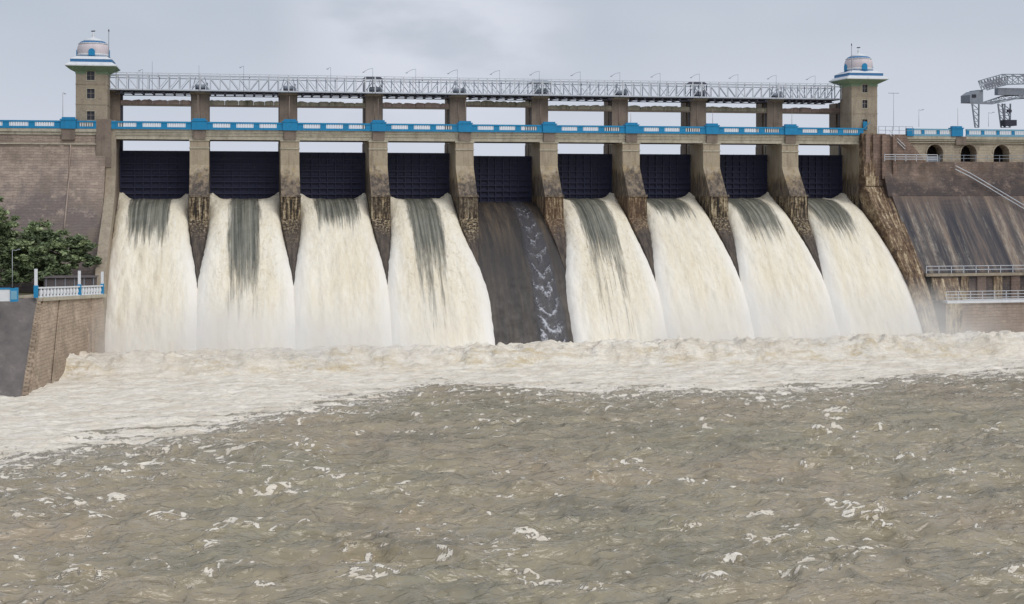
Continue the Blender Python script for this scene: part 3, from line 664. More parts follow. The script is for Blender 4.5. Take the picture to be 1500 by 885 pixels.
# ================================================================== road bridge spans, parapets, plinths
ORD = ['leftmost', 'second from the left', 'third from the left', 'fourth from the left', 'middle', 'fourth from the right', 'third from the right', 'second from the right', 'rightmost']
def span(x0, x1, label):
    t = empty('bridge_span', ((x0+x1)/2, 0, 0), label, 'bridge span', 'road bridge spans over the gates'); h = (x1-x0)/2
    MB().box(-h, h, -.12, 6.2, 32.25, ZD-.01).build('deck_slab', M['tan_light'], t)
    MB().box(-h, h, .0, .5, 31.75, 32.25).build('fascia', M['tan_light'], t)
    MB().box(-h, h, -.07, .02, 31.98, 32.06).box(-h, h, -.2, -.12, 32.5, 32.62).build('moulding', M['tan_light'], t)
    MB().box(-h, h, .12, .75, 31.15, 31.75).build('edge_girder', M['tan_light'], t)
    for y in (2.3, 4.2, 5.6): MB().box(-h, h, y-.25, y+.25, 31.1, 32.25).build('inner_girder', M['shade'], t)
    return t
for i in range(9):
    x0 = S*(i-1)+(.98 if i else .78); x1 = S*i-(.98 if i < 8 else 1.25)
    if i == 8: x1 = S*8-1.25
    span(x0, x1, f'{ORD[i]} cream road bridge span above the gates' if i != 4 else 'road bridge span above the closed gate of the dry bay')

def parapet(x0, x1, label, y=-.3, z0=ZD, z1=33.92, npan=3, frame='blue', solid=.95, group='blue parapets along the dam road', pal=False):
    t = empty('parapet', ((x0+x1)/2, y, z0), label, 'parapet', group); h = (x1-x0)/2; H = z1-z0
    f = M[frame]
    MB().box(-h, h, -.1, .22, 0, .34).build('base_rail', f, t)
    MB().box(-h, h, -.13, .25, H-.26, H).build('top_rail', f, t)
    pw = (2*h - solid*(npan+1))/npan; x = -h
    for k in range(npan+1):
        MB().box(x, x+solid, -.06, .18, .34, H-.26).build('solid_panel', M['blue'], t); x += solid
        if k < npan:
            n = max(4, int(pw/.33)); 
            for j in range(n):
                c = x + pw*(j+.5)/n
                link('baluster', BAL, t, (c, 0.05, .34))
            x += pw
    return t
BAL = MB().box(-.085, .085, -.06, .06, 0, ZD*0 + (33.92-32.7) - .6).mesh('baluster', M['white'])
def plinth(X, label, y=-.45, w=1.12):
    t = empty('parapet_plinth', (X, y, ZD-.03), label, 'plinth', 'blue plinths along the parapet')
    MB().box(-w, w, -.12, .9, 0, 1.32).build('body', M['blue'], t)
    MB().box(-w-.13, w+.13, -.2, 1.0, 1.32, 1.5).box(-w+.15, w-.15, -.05, .8, 1.5, 1.78).build('cap', M['blue'], t)
    return t
for n in range(8): plinth(S*n, f'blue plinth on the {"leftmost" if n==0 else ("rightmost" if n==7 else ORD[n] if n<4 else ["","","","","fourth from the right","third from the right","third last","last"][n])} pier' if n not in (3,4,5,6) else
    {3:'blue plinth on the pier left of the dry bay',4:'blue plinth on the pier right of the dry bay',5:'blue plinth on the third pier from the right',6:'blue plinth on the second pier from the right'}[n])
for i in range(9):
    x0 = S*(i-1)+1.14 if i else S*(-1)+.75; x1 = S*i-1.14 if i < 8 else 111.2
    lab = {0:'blue and white parapet above the leftmost gate, right of the left tower',4:'blue and white parapet above the dry dark bay',8:'blue and white parapet above the rightmost gate, ending at the right tower'}.get(i, f'blue and white parapet above the {ORD[i]} gate')
    parapet(x0, x1, lab)

# concrete hoist beams (ragged tops) across each bay
for i in range(9):
    x0 = S*(i-1)+1.43 if i else -12.4; x1 = S*i-1.43 if i < 8 else 110.5
    zb = 36.75 + (0.45 if i == 4 else 0.0) + (-.05 if i > 4 else 0)
    t = empty('hoist_beam', ((x0+x1)/2, 6.9, zb), {4:'ragged-topped concrete hoist beam above the dry bay, set higher than its neighbours', 3:'reddish ragged-topped hoist beam left of the dry bay'}.get(i, f'{ORD[i]} ragged-topped concrete hoist beam, under the steel walkway' if i != 5 else 'greenish ragged-topped hoist beam right of the dry bay'), 'concrete beam', 'concrete hoist beams between the columns')
    h = (x1-x0)/2; m = M['pinkish'] if i in (3, 8, 0) else M['mossy']
    MB().box(-h, h, 0, 1.0, 0, .28).build('lower_beam', M['brown'], t)
    x = -h
    while x < h - .1:
        w = min(random.uniform(1.4, 2.6), h - x); a = random.uniform(.62, .78)
        b = MB(); k = max(2, int(w/.35)); pts = [(x + w*j/k, a + random.uniform(-.07, .07)) for j in range(k+1)]
        pts[0] = (x, a-.13); pts[-1] = (x+w-.06, a-.12)
        vs = []; 
        for (px, pz) in pts: vs += [(px, -.06, .28), (px, .85, .28), (px, .85, pz+.28), (px, -.06, pz+.28)]
        fs = [(0,1,2,3)]
        for j in range(k): q = j*4; fs += [(q,q+4,q+5,q+1),(q+1,q+5,q+6,q+2),(q+2,q+6,q+7,q+3),(q+3,q+7,q+4,q)]
        fs.append((k*4+3, k*4+2, k*4+1, k*4))
        b.add(vs, fs); b.build('beam_block', m, t)
        x += w

# ================================================================== steel walkway: one lattice span per bay
def truss_span(i):
    x0 = S*(i-1); x1 = S*i
    if i == 0: x0 = -14.6
    if i == 8: x1 = 109.7
    t = empty('walkway_span', (0, 0, 39.1), f'{ORD[i]} steel lattice span of the high walkway' if i != 4 else 'steel lattice walkway span above the dry dark bay', 'steel walkway', 'lattice spans of the high walkway')
    X0, X1 = x0+.03, x1-.03; n = 9; st = (X1-X0)/n
    for y in (5.1, 9.2):
        for z, w in ((.12, .2), (2.25, .14), (2.75, .10)):
            MB().bar((X0, y, z), (X1, y, z), w, w).build('chord', M['steel_white'] if y < 6 else M['steel'], t)
        for k in range(n+1):
            x = X0 + st*k
            MB().bar((x, y+.001*k, .2), (x, y+.001*k, 2.75), .15).build('post', M['steel_white'] if y < 6 else M['steel'], t)
        for k in range(n):
            a = X0+st*k; c = a+st
            if (k < n/2): MB().bar((a, y+.02, 2.2), (c, y+.02, .2), .12).build('diagonal', M['steel_white'] if y < 6 else M['steel'], t)
            else: MB().bar((a, y+.02, .2), (c, y+.02, 2.2), .12).build('diagonal', M['steel_white'] if y < 6 else M['steel'], t)
    MB().box(X0, X1, 4.95, 9.35, -.02, .05).build('deck', M['steel'], t)
    for y in (5.3, 9.0): MB().box(X0+1.4, X1-1.4, y-.08, y+.08, -.62, -.5).box(X0+1.4, X1-1.4, y-.06, y+.06, -.2, -.04).build('lower_girder', M['steel_dark'], t)
    for k in range(n):
        x = X0+st*(k+.5)
        if x < x0+1.6 or x > x1-1.6: continue
        MB().box(x-.16, x+.16, 5.1, 9.2, -.5, -.2).build('cross_beam', M['steel_dark'], t)
for i in range(9): truss_span(i)
# hoist machinery on the walkway above the piers
def winch(n, kind):
    X = S*n; lab = {2:'dark hoist hood with flat roof above the third pier from the left', 4:'grey mesh hoist cage above the pier right of the dry bay', 6:'dark flapping hood over the hoist above the second pier from the right',
           0:'small hoist drum above the leftmost pier', 1:'small hoist drum above the second pier from the left', 3:'small hoist drum above the pier left of the dry bay', 5:'small hoist drum above the third pier from the right', 7:'small hoist drum above the rightmost pier'}[n]
    t = empty('hoist_winch', (X, 7.1, 39.15), lab, 'hoist', 'hoists on the high walkway')
    MB().box(-1.1, 1.1, -.9, .9, .0, .25).build('bed', M['steel_dark'], t)
    MB().tube([(-.8, 0, .75), (.8, 0, .75)], .42, 12).build('drum', M['steel'], t)
    MB().box(.9, 1.2, -.5, .5, .25, 1.4).build('gearbox', M['steel'], t)
    for s_ in (-1, 1): MB().bar((s_*1.3, -1.2, 0), (s_*.7, -1.2, 2.2), .12).build('strut', M['steel'], t)
    if kind == 'hood':
        MB().frustum(-2.0, 1.4, -1.3, 1.3, 2.35, -1.5, 1.0, -.5, .5, 2.8).build('hood', M['steel_dark'], t)
        for x in (-1.7, -.3, 1.2): MB().bar((x, -1.1, 0), (x, -1.1, 2.4), .14).build('hood_post', M['steel_dark'], t)
    if kind == 'cage':
        b = MB()
        for k in range(9): b.bar((-1.6+.4*k, -1.3, .1), (-1.6+.4*k, -1.3, 2.2), .07)
        for k in range(5): b.bar((-1.6, -1.3, .3+.45*k), (1.6, -1.3, .3+.45*k), .07)
        b.build('mesh_screen', M['steel'], t)
        MB().frustum(-1.7, 1.7, -1.4, 1.3, 2.2, -1.2, 1.2, -.6, .6, 2.7).build('roof', M['steel'], t)
for n in range(8): winch(n, {2:'hood', 6:'hood', 4:'cage'}.get(n, ''))

# ================================================================== towers
def tower(xl, xr, yf, yb, label, zw, xwin, twin_w, zdoor=None, side='r', drum_c=None, cone=None):
    t = empty('dam_tower', ((xl+xr)/2, yf, 31), label, 'tower', 'domed towers at the ends of the gates')
    xm = (xl+xr)/2; a = xl-xm; c = xr-xm; D = yb-yf; z = lambda v: v-31
    # walls with real window openings on the front face
    wins = sorted(zw); wl = xwin-xm-twin_w/2; wr = wl+twin_w
    b = MB()
    b.box(a, wl, 0, .4, -.2, z(41.9)).box(wr, c, 0, .4, -.2, z(41.9))
    zz = z(30.8)
    for (p, q) in wins: b.box(wl, wr, 0, .4, zz, z(p)); zz = z(q)
    b.box(wl, wr, 0, .4, zz, z(41.9))
    b.box(a, a+.35, .4, D, -.2, z(41.9)).box(c-.35, c, .4, D, -.2, z(41.9)).box(a+.35, c-.35, D-.35, D, -.2, z(41.9))
    b.build('wall', M['tan'], t)
    for p, q in wins:
        w = MB().box(wl-.12, wr+.12, -.06, .0, z(p)-.14, z(p)).box(wl-.1, wl, -.05, .0, z(p), z(q)).box(wr, wr+.1, -.05, 0, z(p), z(q)).box(wl-.12, wr+.12, -.06, 0, z(q), z(q)+.1).build('window', M['tan_light'], t)
        MB().box(wl, wr, .2, .24, z(p), z(q)).build('pane', M['glass'], w)
        MB().box((wl+wr)/2-.03, (wl+wr)/2+.03, .14, .2, z(p), z(q)).box(wl, wr, .15, .19, z(p)+.55*(q-p)-.03, z(p)+.55*(q-p)+.03).build('glazing_bar', M['frame'], w)
    for zl in (36.45, 39.55): MB().box(a-.05, c+.05, -.05, D+.05, z(zl), z(zl)+.14).build('string_course', M['tan'], t)
    MB().box(a-.06, wl-.14, -.06, D+.06, z(41.2), z(41.9)).box(wr+.14, c+.06, -.06, D+.06, z(41.2), z(41.9)).box(wl-.14, wr+.14, -.06, .0, z(41.72), z(41.9)).build('frieze', M['green'], t)
    # eaves: underside green, sloping white top
    e = 1.45
    MB().frustum(a-.1, c+.1, -.1, D+.1, z(41.62), a-e, c+e, -e, D+e, z(42.35)).build('eave_soffit', M['green'], t)
    MB().box(a-e-.04, c+e+.04, -e-.04, D+e+.04, z(42.352), z(42.52)).frustum(a-e, c+e, -e, D+e, z(42.52), a-.75, c+.75, -.75, D+.75, z(43.0)).build('eave', M['white'], t)
    MB().box(a-.75, c+.75, -.75, D+.75, z(43.002), z(43.45)).build('blue_band', M['roof_blue'], t)
    MB().frustum(a-.8, c+.8, -.8, D+.8, z(43.45), a+.1, c-.1, .1, D-.1, z(43.95)).build('roof', M['white'], t)
    r = min(c-a, D)/2*.98; cm = (0, D/2, 0)
    MB().lathe([(r*1.12, z(43.7)), (r*1.16, z(44.0)), (r*1.0, z(44.12))], cm, 8, False).build('drum_ring', M['roof_blue'], t)
    pr = [(r*.95, z(44.0)), (r*1.02, z(44.45)), (r*1.06, z(45.0)), (r*1.03, z(45.55)), (r*.95, z(45.95)), (r*.82, z(46.25))]
    MB().lathe(pr, cm, 28).build('dome', M['dome'], t)
    MB().lathe([(r*.93, z(46.14)), (r*.86, z(46.33)), (r*.74, z(46.48)), (r*.5, z(46.52))], cm, 24).build('lotus_ring', M['roof_blue'], t)
    MB().lathe([(r*.73, z(46.46)), (r*.52, z(46.80)), (r*.24, z(46.98)), (r*.1, z(47.15))], cm, 24).build('lotus_cap', M['white'], t)
    MB().lathe([(r*1.0, z(44.0)), (r*1.06, z(44.3)), (r*1.07, z(44.42)), (r*1.0, z(44.5))], cm, 28).build('dome_skirt', M['white'], t)
    MB().lathe([(r*.93, z(46.0)), (r*.99, z(46.06)), (r*.9, z(46.2))], cm, 28).build('white_rim', M['white'], t)
    MB().lathe([(.26, z(46.9)), (.32, z(47.1)), (.12, z(47.3)), (.22, z(47.55)), (.1, z(47.75)), (.04, z(48.1))], cm, 10).build('finial', M['white'], t)
    MB().bar((-.3, D/2, z(48.1)), (.3, D/2, z(48.15)), .16).build('vane', M['steel_dark'], t)
    for (dx, dy) in ((0, -1), (1, 0), (-1, 0), (0, 1)):
        b = MB(); n = 8; w = .48
        prof = [(-w, 0), (w, 0)] + [(w*cos(pi*k/n)*(1 if k < n else 1), .55 + .55*sin(pi*k/n)**.8 if 0 < k < n else .55) for k in range(n+1)]
        px, py = -dy, dx
        vs = []
        for q in (0, .35):
            for (u_, v_) in prof: vs.append((cm[0]+dx*(r*.98+q*.7)+px*u_, cm[1]+dy*(r*.98+q*.7)+py*u_, z(44.1)+v_))
        m_ = len(prof); b.add(vs, [tuple(range(m_)), tuple(range(2*m_-1, m_-1, -1))] + [(k, (k+1) % m_, (k+1) % m_+m_, k+m_) for k in range(m_)])
        b.build('niche_arch', M['blue'], t)
    return t
tower(-18.64, -13.95, .8, 6.2, 'left domed tower with three windows, rising beside the wall', [(40.25, 41.6), (37.4, 38.9), (34.1, 35.45)], -16.4, 1.15)
tower(109.75, 114.5, 1.2, 5.9, 'right domed tower with a blue door, its side touching the walkway', [(40.15, 41.5), (37.45, 38.85), (33.8, 35.5)], 112.2, .95)
td = empty('tower_door', (112.2, 1.0, 33.6), 'small blue door leaf standing open at the foot of the right tower', 'door')
MB().box(-.45, .25, -.1, .02, .1, 1.5).build('leaf', M['blue'], td); MB().bar((-.4, -.15, .2), (.5, -.9, 1.4), .14).build('brace', M['blue_pale'], td)
for (x, y, z0, z1, lab) in ((-13.75, 1.2, 43.4, 47.9, 'thin lightning rod right of the left dome'), (109.6, .9, 43.2, 48.2, 'thin lightning rod left of the right dome')):
    t = empty('lightning_rod', (x, y, z0), lab, 'lightning rod')
    MB().tube([(0, 0, 0), (0, 0, z1-z0)], .06, 6).build('rod', M['steel'], t); MB().tube([(0, 0, z1-z0), (0, 0, z1-z0+.35)], .12, 6, .03).build('tip', M['steel_dark'], t)

# ================================================================== lamps
def lamp(name, x, y, z, h, arm, label, group, side=-1, mat='steel', rise=.35):
    t = empty(name, (x, y, z), label, 'lamp post', group)
    MB().tube([(0, 0, 0), (0, 0, h)], .038, 6, .028).build('pole', M[mat], t)
    if arm > 0:
        MB().tube([(0, 0, h), (side*arm*.5, 0, h-.12*arm), (side*arm, 0, h-rise*arm)], .035, 6).build('arm', M[mat], t)
        MB().box(side*arm-.2, side*arm+.14, -.08, .08, h-rise*arm-.1, h-rise*arm).build('lamp_head', M['steel'], t)
    return t
lx = [(209,1),(223,0),(291.5,0),(357,1),(484.4,1),(546,1),(609,1),(670,1),(732,1),(790,1),(850,1),(908,1),(967,1),(1024.6,1),(1081,1),(1137,1),(1194,1)]
wl = ['above the leftmost gate near the tower', 'tall plain rod above the leftmost gate', 'above the leftmost pier', 'above the second gate from the left', 'above the third gate from the left', 'beside the flat dark hoist hood',
      'above the fourth gate from the left', 'above the pier left of the dry bay', 'above the dry bay', 'above the grey mesh hoist cage', 'above the gate right of the dry bay', 'above the third pier from the right',
      'above the third gate from the right', 'beside the dark flapping hood', 'above the second gate from the right', 'above the rightmost pier', 'above the rightmost gate']
def pix_on_Y(px, Y):
    a = (px-750)/2060.9; th = .1966; dy = Y+225.18
    return 4.974 + dy*(sin(th)+a*cos(th))/(cos(th)-a*sin(th))
for (px, k), w in zip(lx, wl):
    lamp('walkway_lamp', pix_on_Y(px, 5.0), 4.98, 39.1, 4.1 if px not in (223, 209) else (4.6 if px == 223 else 3.3), (1.5 if px > 500 else .5)*k, 'thin bracket lamp on the walkway, '+w if k else ('tall plain rod on the walkway above the leftmost gate' if px == 223 else 'plain thin rod on the walkway, above the leftmost pier'), 'lamps along the high walkway', -1, rise=.42)
for (px, y0, lab) in ((92, 136, 'slim lamp pole on the blue plinth left of the left tower'), (290, 139, 'slim white pole in front of the leftmost column'), (424, 141, 'slim white pole in front of the second column'), (554, 145, 'slim white pole in front of the third column'),
                      (682, 147, 'slim white pole on the plinth left of the dry bay'), (924, 166, 'short slim pole on the third plinth from the right'), (1044, 160, 'slim pole on the second plinth from the right'), (1160, 158, 'slim pole on the rightmost pier plinth'), (1403, 158, 'slim pole on the blue plinth above the arches')):
    x = pix_on_Y(px, -.1); d = (x-4.974)*sin(.1966)+(225.1)*cos(.1966); zt = 23+(281-y0)*d/2060.9
    lamp('plinth_pole', x, -.1, 34.5, zt-34.5, .35 if px in (92,) else 0, lab, 'poles standing on the blue plinths', 1, 'pipe')
def lamp_r(px, ytop, ybot, Y, arm, side, lab, mat='steel', double=False):
    x = pix_on_Y(px, Y); d = (x-4.974)*sin(.1966)+(Y+225.18)*cos(.1966); zt = 23+(281-ytop)*d/2060.9; zb = 23+(281-ybot)*d/2060.9
    t = lamp('street_lamp', x, Y, zb, zt-zb, arm, lab, 'street lamps on the dam', side, mat, rise=-.1 if not double else 0)
    if double: MB().box(-1.0, 1.0, -.06, .06, zt-zb, zt-zb+.08).build('cross_arm', M[mat], t)
lamp_r(1309, 137, 190, 3, 0, 1, 'tall grey T-topped lamp post right of the right tower', double=True)
lamp_r(1346, 161, 186, 4, .8, 1, 'curved street lamp behind the parapet, left of the arches')
lamp_r(1448, 165, 186, 4, 1.0, 1, 'curved street lamp under the gantry crane')
lamp_r(18, 366, 428, -22, .9, 1, 'pale lamp post in front of the left trees', 'steel_white')

# small birds / finials skipped; drain pipe on the left wall
# ================================================================== left dam wall
LWP = [(0, 32.2), (0, 29.9), (-.6, 27.5), (-2.7, 23.5), (-5.6, 19.5), (-9.5, 14.5), (-13.5, 9.5), (-20, 0), (-22, -3)]
t = empty('left_dam_wall', (-40, 0, 0), 'stained brown masonry dam wall left of the gates, behind the trees', 'dam wall')
MB().prism([(9, -3), (9, 32.2)] + LWP, -110, 25.85).build('wall', M['mas_left'], t)
MB().box(-110, 24.5, -.22, .0, 30.25, 30.45).build('string_course', M['tan_light'], t)
MB().box(-110, 24.5, -.35, 9, 32.2, ZD-.01).box(-110, 24.5, -.16, .0, 31.75, 32.2).build('cornice', M['tan_light'], t)
for x in (-19.6, -19.6-21): MB().box(x+40-40-1.0+40, x+1.0+40, -.42, 0, 31.0, 32.6).build('corbel', M['brown'], t)
for k, x in enumerate((-30.5, -23.5, -20.6)): MB().box(x+40-.35, x+40+.35, -.1, .0, 26.5+k*.4, 30.2).build('pilaster', M['mas_left'], t)
parapet(-40.5, -20.75, 'blue and white parapet on the masonry wall at the left edge', npan=5)
parapet(-18.4, -15.5, 'short blue and white parapet left of the brown abutment column, under the left tower', npan=1, solid=.4)
plinth(-19.6, 'blue plinth on the masonry wall left of the left tower')
plinth(-41.6, 'blue plinth at the far left of the masonry wall')
t = empty('drain_pipe', (0, 0, 0), 'pale pink drain pipe running down the left masonry wall', 'pipe')
def wallY(z): 
    a = sorted(LWP, key=lambda p: p[1]); return float(np.interp(z, [q[1] for q in a], [q[0] for q in a]))
MB().tube([(-19.3-(30.2-z)*.012, wallY(z)-.15, z) for z in (30.2, 29.5, 27.5, 25, 23.5, 21, 19.5, 17.5)], .11, 6).build('pipe_run', M['pipe'], t)

# ================================================================== left bank: river wall, revetment, terrace
def P3(px, py, Z):
    f = 2060.9; fw = (23-Z)*f/(py-281); rt = (px-750)/f*fw; a = .1966
    return np.array([4.974 + rt*cos(a) + fw*sin(a), -225.18 - rt*sin(a) + fw*cos(a), Z])
A = P3(56, 436, 10.4); B = P3(151, 431, 8.9)          # top ends of the river wall
A0 = P3(32, 586, -.4); B0 = np.array([B[0]+.6, B[1]-3.0, -1.0])
C = P3(-260, 452, 10.4); C0 = P3(-300, 600, -1.0); C = A+(C-A)*3; C0 = A0+(C0-A0)*3
t = empty('river_wall', tuple(A), 'coursed tan stone river wall under the white balustrade', 'river wall')
def quad_block(p, q, r_, s_, thick, name, m, par, org):
    vs = [v-org for v in (p, q, r_, s_)]; back = [v-org+np.array(thick) for v in (p, q, r_, s_)]
    b = MB(); b.add(vs+back, [(0,1,2,3),(7,6,5,4),(0,4,5,1),(1,5,6,2),(2,6,7,3),(3,7,4,0)]); return b.build(name, m, par)
quad_block(A0, B0, B, A, (-2.5, 1.5, 0), 'facing', M['riverwall'], t, A)
dAB = (B-A)/np.linalg.norm(B-A); nAB = np.array([dAB[1], -dAB[0], 0]); L = np.linalg.norm(B-A)
for f_, w in ((.06, .25), (.30, .12), (.80, .28)):
    p = A+(B-A)*f_ + nAB*.1; q = A0+(B0-A0)*f_ + nAB*.15
    MB().bar(tuple(p-A), tuple(q-A), w, .35).build('buttress', M['riverwall'], t)
MB().bar(tuple(-dAB*.2+nAB*.12+np.array([0,0,-.22])), tuple(dAB*L+nAB*.12+np.array([0,0,-.22])), .7, .42).build('coping', M['tan_light'], t)
# stones proud of the corner edge (quoins)
for k in range(26):
    f_ = (k+.5)/26; p = A0+(A-A0)*f_; w = .6 if k % 2 else .35
    MB().box(-.02, w, -.03, .3, -.15, .15).build('quoin', M['riverwall'], t, tuple(p-A))
t = empty('revetment', tuple(A), 'smooth dark grey sloping revetment at the left edge, below the terrace', 'revetment')
E1 = A + np.array([-.02, .02, .02]); 
quad_block(C0, A0+np.array([-.15,.0,0]), A+np.array([-.15,0,0]), C, (0, 3, -.5), 'slab', M['revet'], t, A)
T = P3(27, 440, 10.2)
# terrace ground between wall and dam
b = MB(); tz = 8.7
pts = [(-110, -95), (-14.3, B[1]+.4), (-14.3, 0), (-110, 0)]
b.add([(-130, A[1]+.5, 10.0), (A[0]-.8, A[1]+.6, 10.2), (B[0]-1.2, B[1]+.8, 8.8), (-14.2, -19, 8.6), (-14.2, 2, 8.6), (-130, 2, 10)], [(0,1,2,3,4,5)])
tag(b.build('terrace_ground', M['ground']), 'shaded terrace ground under the trees', kind='structure')
# balustrade
t = empty('balustrade', tuple(A), 'white balustrade with blue-based posts along the river wall', 'balustrade')
BB = MB().lathe([(.2, 0), (.22, .1), (.13, .22), (.25, .55), (.2, .8), (.12, .98), (.22, 1.08)], n=8).mesh('baluster', M['white'])
nb = 21
for k in range(nb):
    p = (B-A)*((k+.7)/nb); link('baluster', BB, t, tuple(p))
MB().bar(tuple(np.array([0, 0, 1.15])), tuple((B-A)+np.array([0, 0, 1.15])), .34, .18).build('top_rail', M['white'], t)
MB().bar(tuple(np.array([0, 0, .02])), tuple((B-A)+np.array([0, 0, .02])), .4, .1).build('bottom_rail', M['white'], t)
for f_, h in ((-.03, 3.1), (.60, 2.9), (.985, 2.8)):
    p = (B-A)*f_
    q = MB().box(-.24, .24, -.24, .24, 0, 1.45).build('post_base', M['blue'], t, tuple(p)); MB().box(-.17, .17, -.17, .17, 1.45, h+.3).build('post_top', M['white'], t, tuple(p))
# blue-white end block + low kerb
D_ = P3(8, 440, 10.6)
t = empty('end_block', tuple(D_), 'blue and white painted parapet block at the left edge', 'parapet')
MB().box(-6, .55, -.2, .4, -.1, 1.25).build('white_body', M['white'], t); MB().box(.555, 1.35, -.3, .5, -.15, 1.4).box(-6, 1.0, -.26, .46, 1.252, 1.4).build('blue_end', M['blue'], t)
MB().box(.62, 1.28, -.32, -.301, .1, 1.1).build('inset_panel', M['blue_pale'], t)
tag(MB().bar(tuple(P3(16, 436, 10.45)), tuple(P3(54, 433, 10.45)), .5, .25).build('low_kerb', M['tan_light']), 'pale low kerb between the blue block and the balustrade', 'kerb')
t = empty('mesh_shed', (0, 0, 0), 'grey mesh-walled shed behind the balustrade, under the trees', 'shed')
sa = P3(70, 426, 9.2); 
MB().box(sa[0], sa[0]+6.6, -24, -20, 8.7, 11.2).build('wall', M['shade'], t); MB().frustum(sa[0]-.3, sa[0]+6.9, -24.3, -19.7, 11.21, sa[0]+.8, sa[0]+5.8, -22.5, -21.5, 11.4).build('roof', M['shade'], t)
for k in range(6): MB().box(sa[0]+.2+k*1.25, sa[0]+.3+k*1.25, -24.08, -24.001, 8.8, 11.2).build('wall_post', M['steel'], t)

# ================================================================== trees
def tree(x, y, z, h, cr, label, seed, blobs, n=9000, leaf=.34, tone=0.0):
    r_ = np.random.default_rng(seed)
    t = empty('bank_tree', (x, y, z), label, 'tree', 'trees on the left terrace')
    b = MB(); b.tube([(0, 0, -.3), (.1, 0, h*.2), (.25, .1, h*.42), (.1, .2, h*.6)], .42, 8, .2)
    for bx, by, bz, br in blobs[:7]:
        b.tube([(.2, .05, h*.3), (bx*.5, by*.5, h*.3+(bz-h*.3)*.6), (bx, by, bz)], .16, 6, .05)
    b.build('trunk', M['bark'], t)
    V = []; T = []
    for bx, by, bz, br in blobs:
        m = int(n*br**2/sum(q[3]**2 for q in blobs)); ncl = max(8, int(br*9))
        cd_ = r_.normal(size=(ncl, 3)); cd_ /= np.linalg.norm(cd_, axis=1)[:, None]; cl = cd_*r_.uniform(.55, 1.05, (ncl, 1))*np.array([br, br, br*.62])
        k = r_.integers(0, ncl, m); p = cl[k] + r_.normal(size=(m, 3))*np.array([.42, .42, .22])*max(.6, br*.33)
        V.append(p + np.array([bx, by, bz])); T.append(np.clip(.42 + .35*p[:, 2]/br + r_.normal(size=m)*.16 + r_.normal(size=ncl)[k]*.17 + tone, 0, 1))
    V = np.concatenate(V); T = np.concatenate(T); m = len(V)
    a = r_.normal(size=(m, 3)); a[:, 2] *= .5; a /= np.linalg.norm(a, axis=1)[:, None]
    c = np.cross(a, r_.normal(size=(m, 3))); c /= np.linalg.norm(c, axis=1)[:, None]
    L_ = leaf*r_.uniform(.6, 1.3, (m, 1))
    Q = np.stack([V-a*L_, V+c*L_*.5, V+a*L_, V-c*L_*.5], 1).reshape(-1, 3)
    me = bpy.data.meshes.new('crown'); me.from_pydata(Q.tolist(), [], np.arange(m*4).reshape(-1, 4).tolist())
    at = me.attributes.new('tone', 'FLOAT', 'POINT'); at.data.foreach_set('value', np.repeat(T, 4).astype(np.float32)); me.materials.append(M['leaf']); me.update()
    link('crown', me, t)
tree(-30.5, -18, 9, 13, 6, 'tall light green tree at the left edge in front of the masonry wall', 3,
     [(2.0, -.6, 13.0, 1.9), (4.2, -.6, 9.6, 2.0), (-.5, 0, 12.0, 2.8), (2.6, -.5, 10.6, 2.4), (-3.6, 0, 9.6, 2.8), (.6, -1, 7.6, 2.8), (3.6, -.6, 7.4, 2.2), (-3.2, -1, 6.6, 2.8), (0.5, -1.5, 5.0, 2.6), (-5, 0, 4.4, 3)], 17000, .33, .08)
tree(-21.6, -17, 8.8, 10, 5, 'broad darker green tree between the tall tree and the training wall', 5,
     [(0, 0, 8.0, 2.6), (3.0, 0, 7.4, 2.4), (-3.2, -.5, 7.3, 2.4), (4.8, .3, 5.6, 1.9), (1.3, -1.6, 5.6, 2.6), (-2.0, -1.8, 5.4, 2.8), (3.3, -1, 4.0, 2.2), (-.4, -1.8, 3.7, 2.4), (-4.4, -1, 4.4, 2.2), (6.0, .3, 4.4, 1.8), (5.8, 0, 6.4, 1.6), (2.0, -1.8, 2.2, 2.2), (-3.0, -1.8, 2.4, 2.2)], 26000, .31, -.06)
tree(-36, -12, 9, 9, 5, 'dark tree half cut off by the left edge of the picture', 8,
     [(0, 0, 5.5, 3), (3, 0, 4.2, 2.6), (-3, 0, 4.5, 3), (5, 0, 3, 2)], 9000, .33, -.15)
tree(-25.6, -9, 8.8, 8, 5, 'low dark tree in the shade behind the broad tree', 9,
     [(0, 0, 5.0, 2.8), (3.4, 0, 4.6, 2.6), (-3, 0, 4.5, 2.6), (6.5, 0, 3.4, 2.2), (2, 0, 2.4, 2.4), (-2, 0, 2.2, 2.4), (5.5,0,1.8,2)], 9000, .33, -.3)

# ================================================================== right side
def edgeY(z):  # outer profile of the right training wall in Y for a height z
    return float(np.interp(z, [-3, 0, 5, 10, 14, 18, 22, 24, 34], [-22, -21, -18.5, -15.0, -11.8, -8.2, -4.5, -2.6, -1.2]))
t = empty('right_training_wall', (111, 0, 0), 'thick training wall with yellow lime streaks, right of the falls', 'training wall')
zz = [33.0, 26.5, 24, 22, 18, 14, 10, 5, 0, -3]
def strip(x0, x1f, yoff, name, m):
    b = MB(); pr = [(edgeY(z)+yoff, z) for z in zz]
    vs = [(x0+(1.9*float(ss(24, 0, z)) if x0 < 0 else 0), y, z) for y, z in pr] + [(x1f(z), y, z) for y, z in pr] + [(x0, 6, z) for y, z in pr] + [(x1f(z), 6, z) for y, z in pr]
    n = len(pr); fs = []
    for i in range(n-1): fs += [(i+1, i+1+n, i+n, i), (i, i+2*n, i+1+2*n, i+1), (i+n, i+1+n, i+1+3*n, i+3*n)]
    fs += [(0, n, 3*n, 2*n)]
    b.add(vs, fs); return b.build(name, m, t)
strip(-.45, lambda z: 1.7 + .5*ss(24, 10, z), .3, 'inner_face', M['stain'])
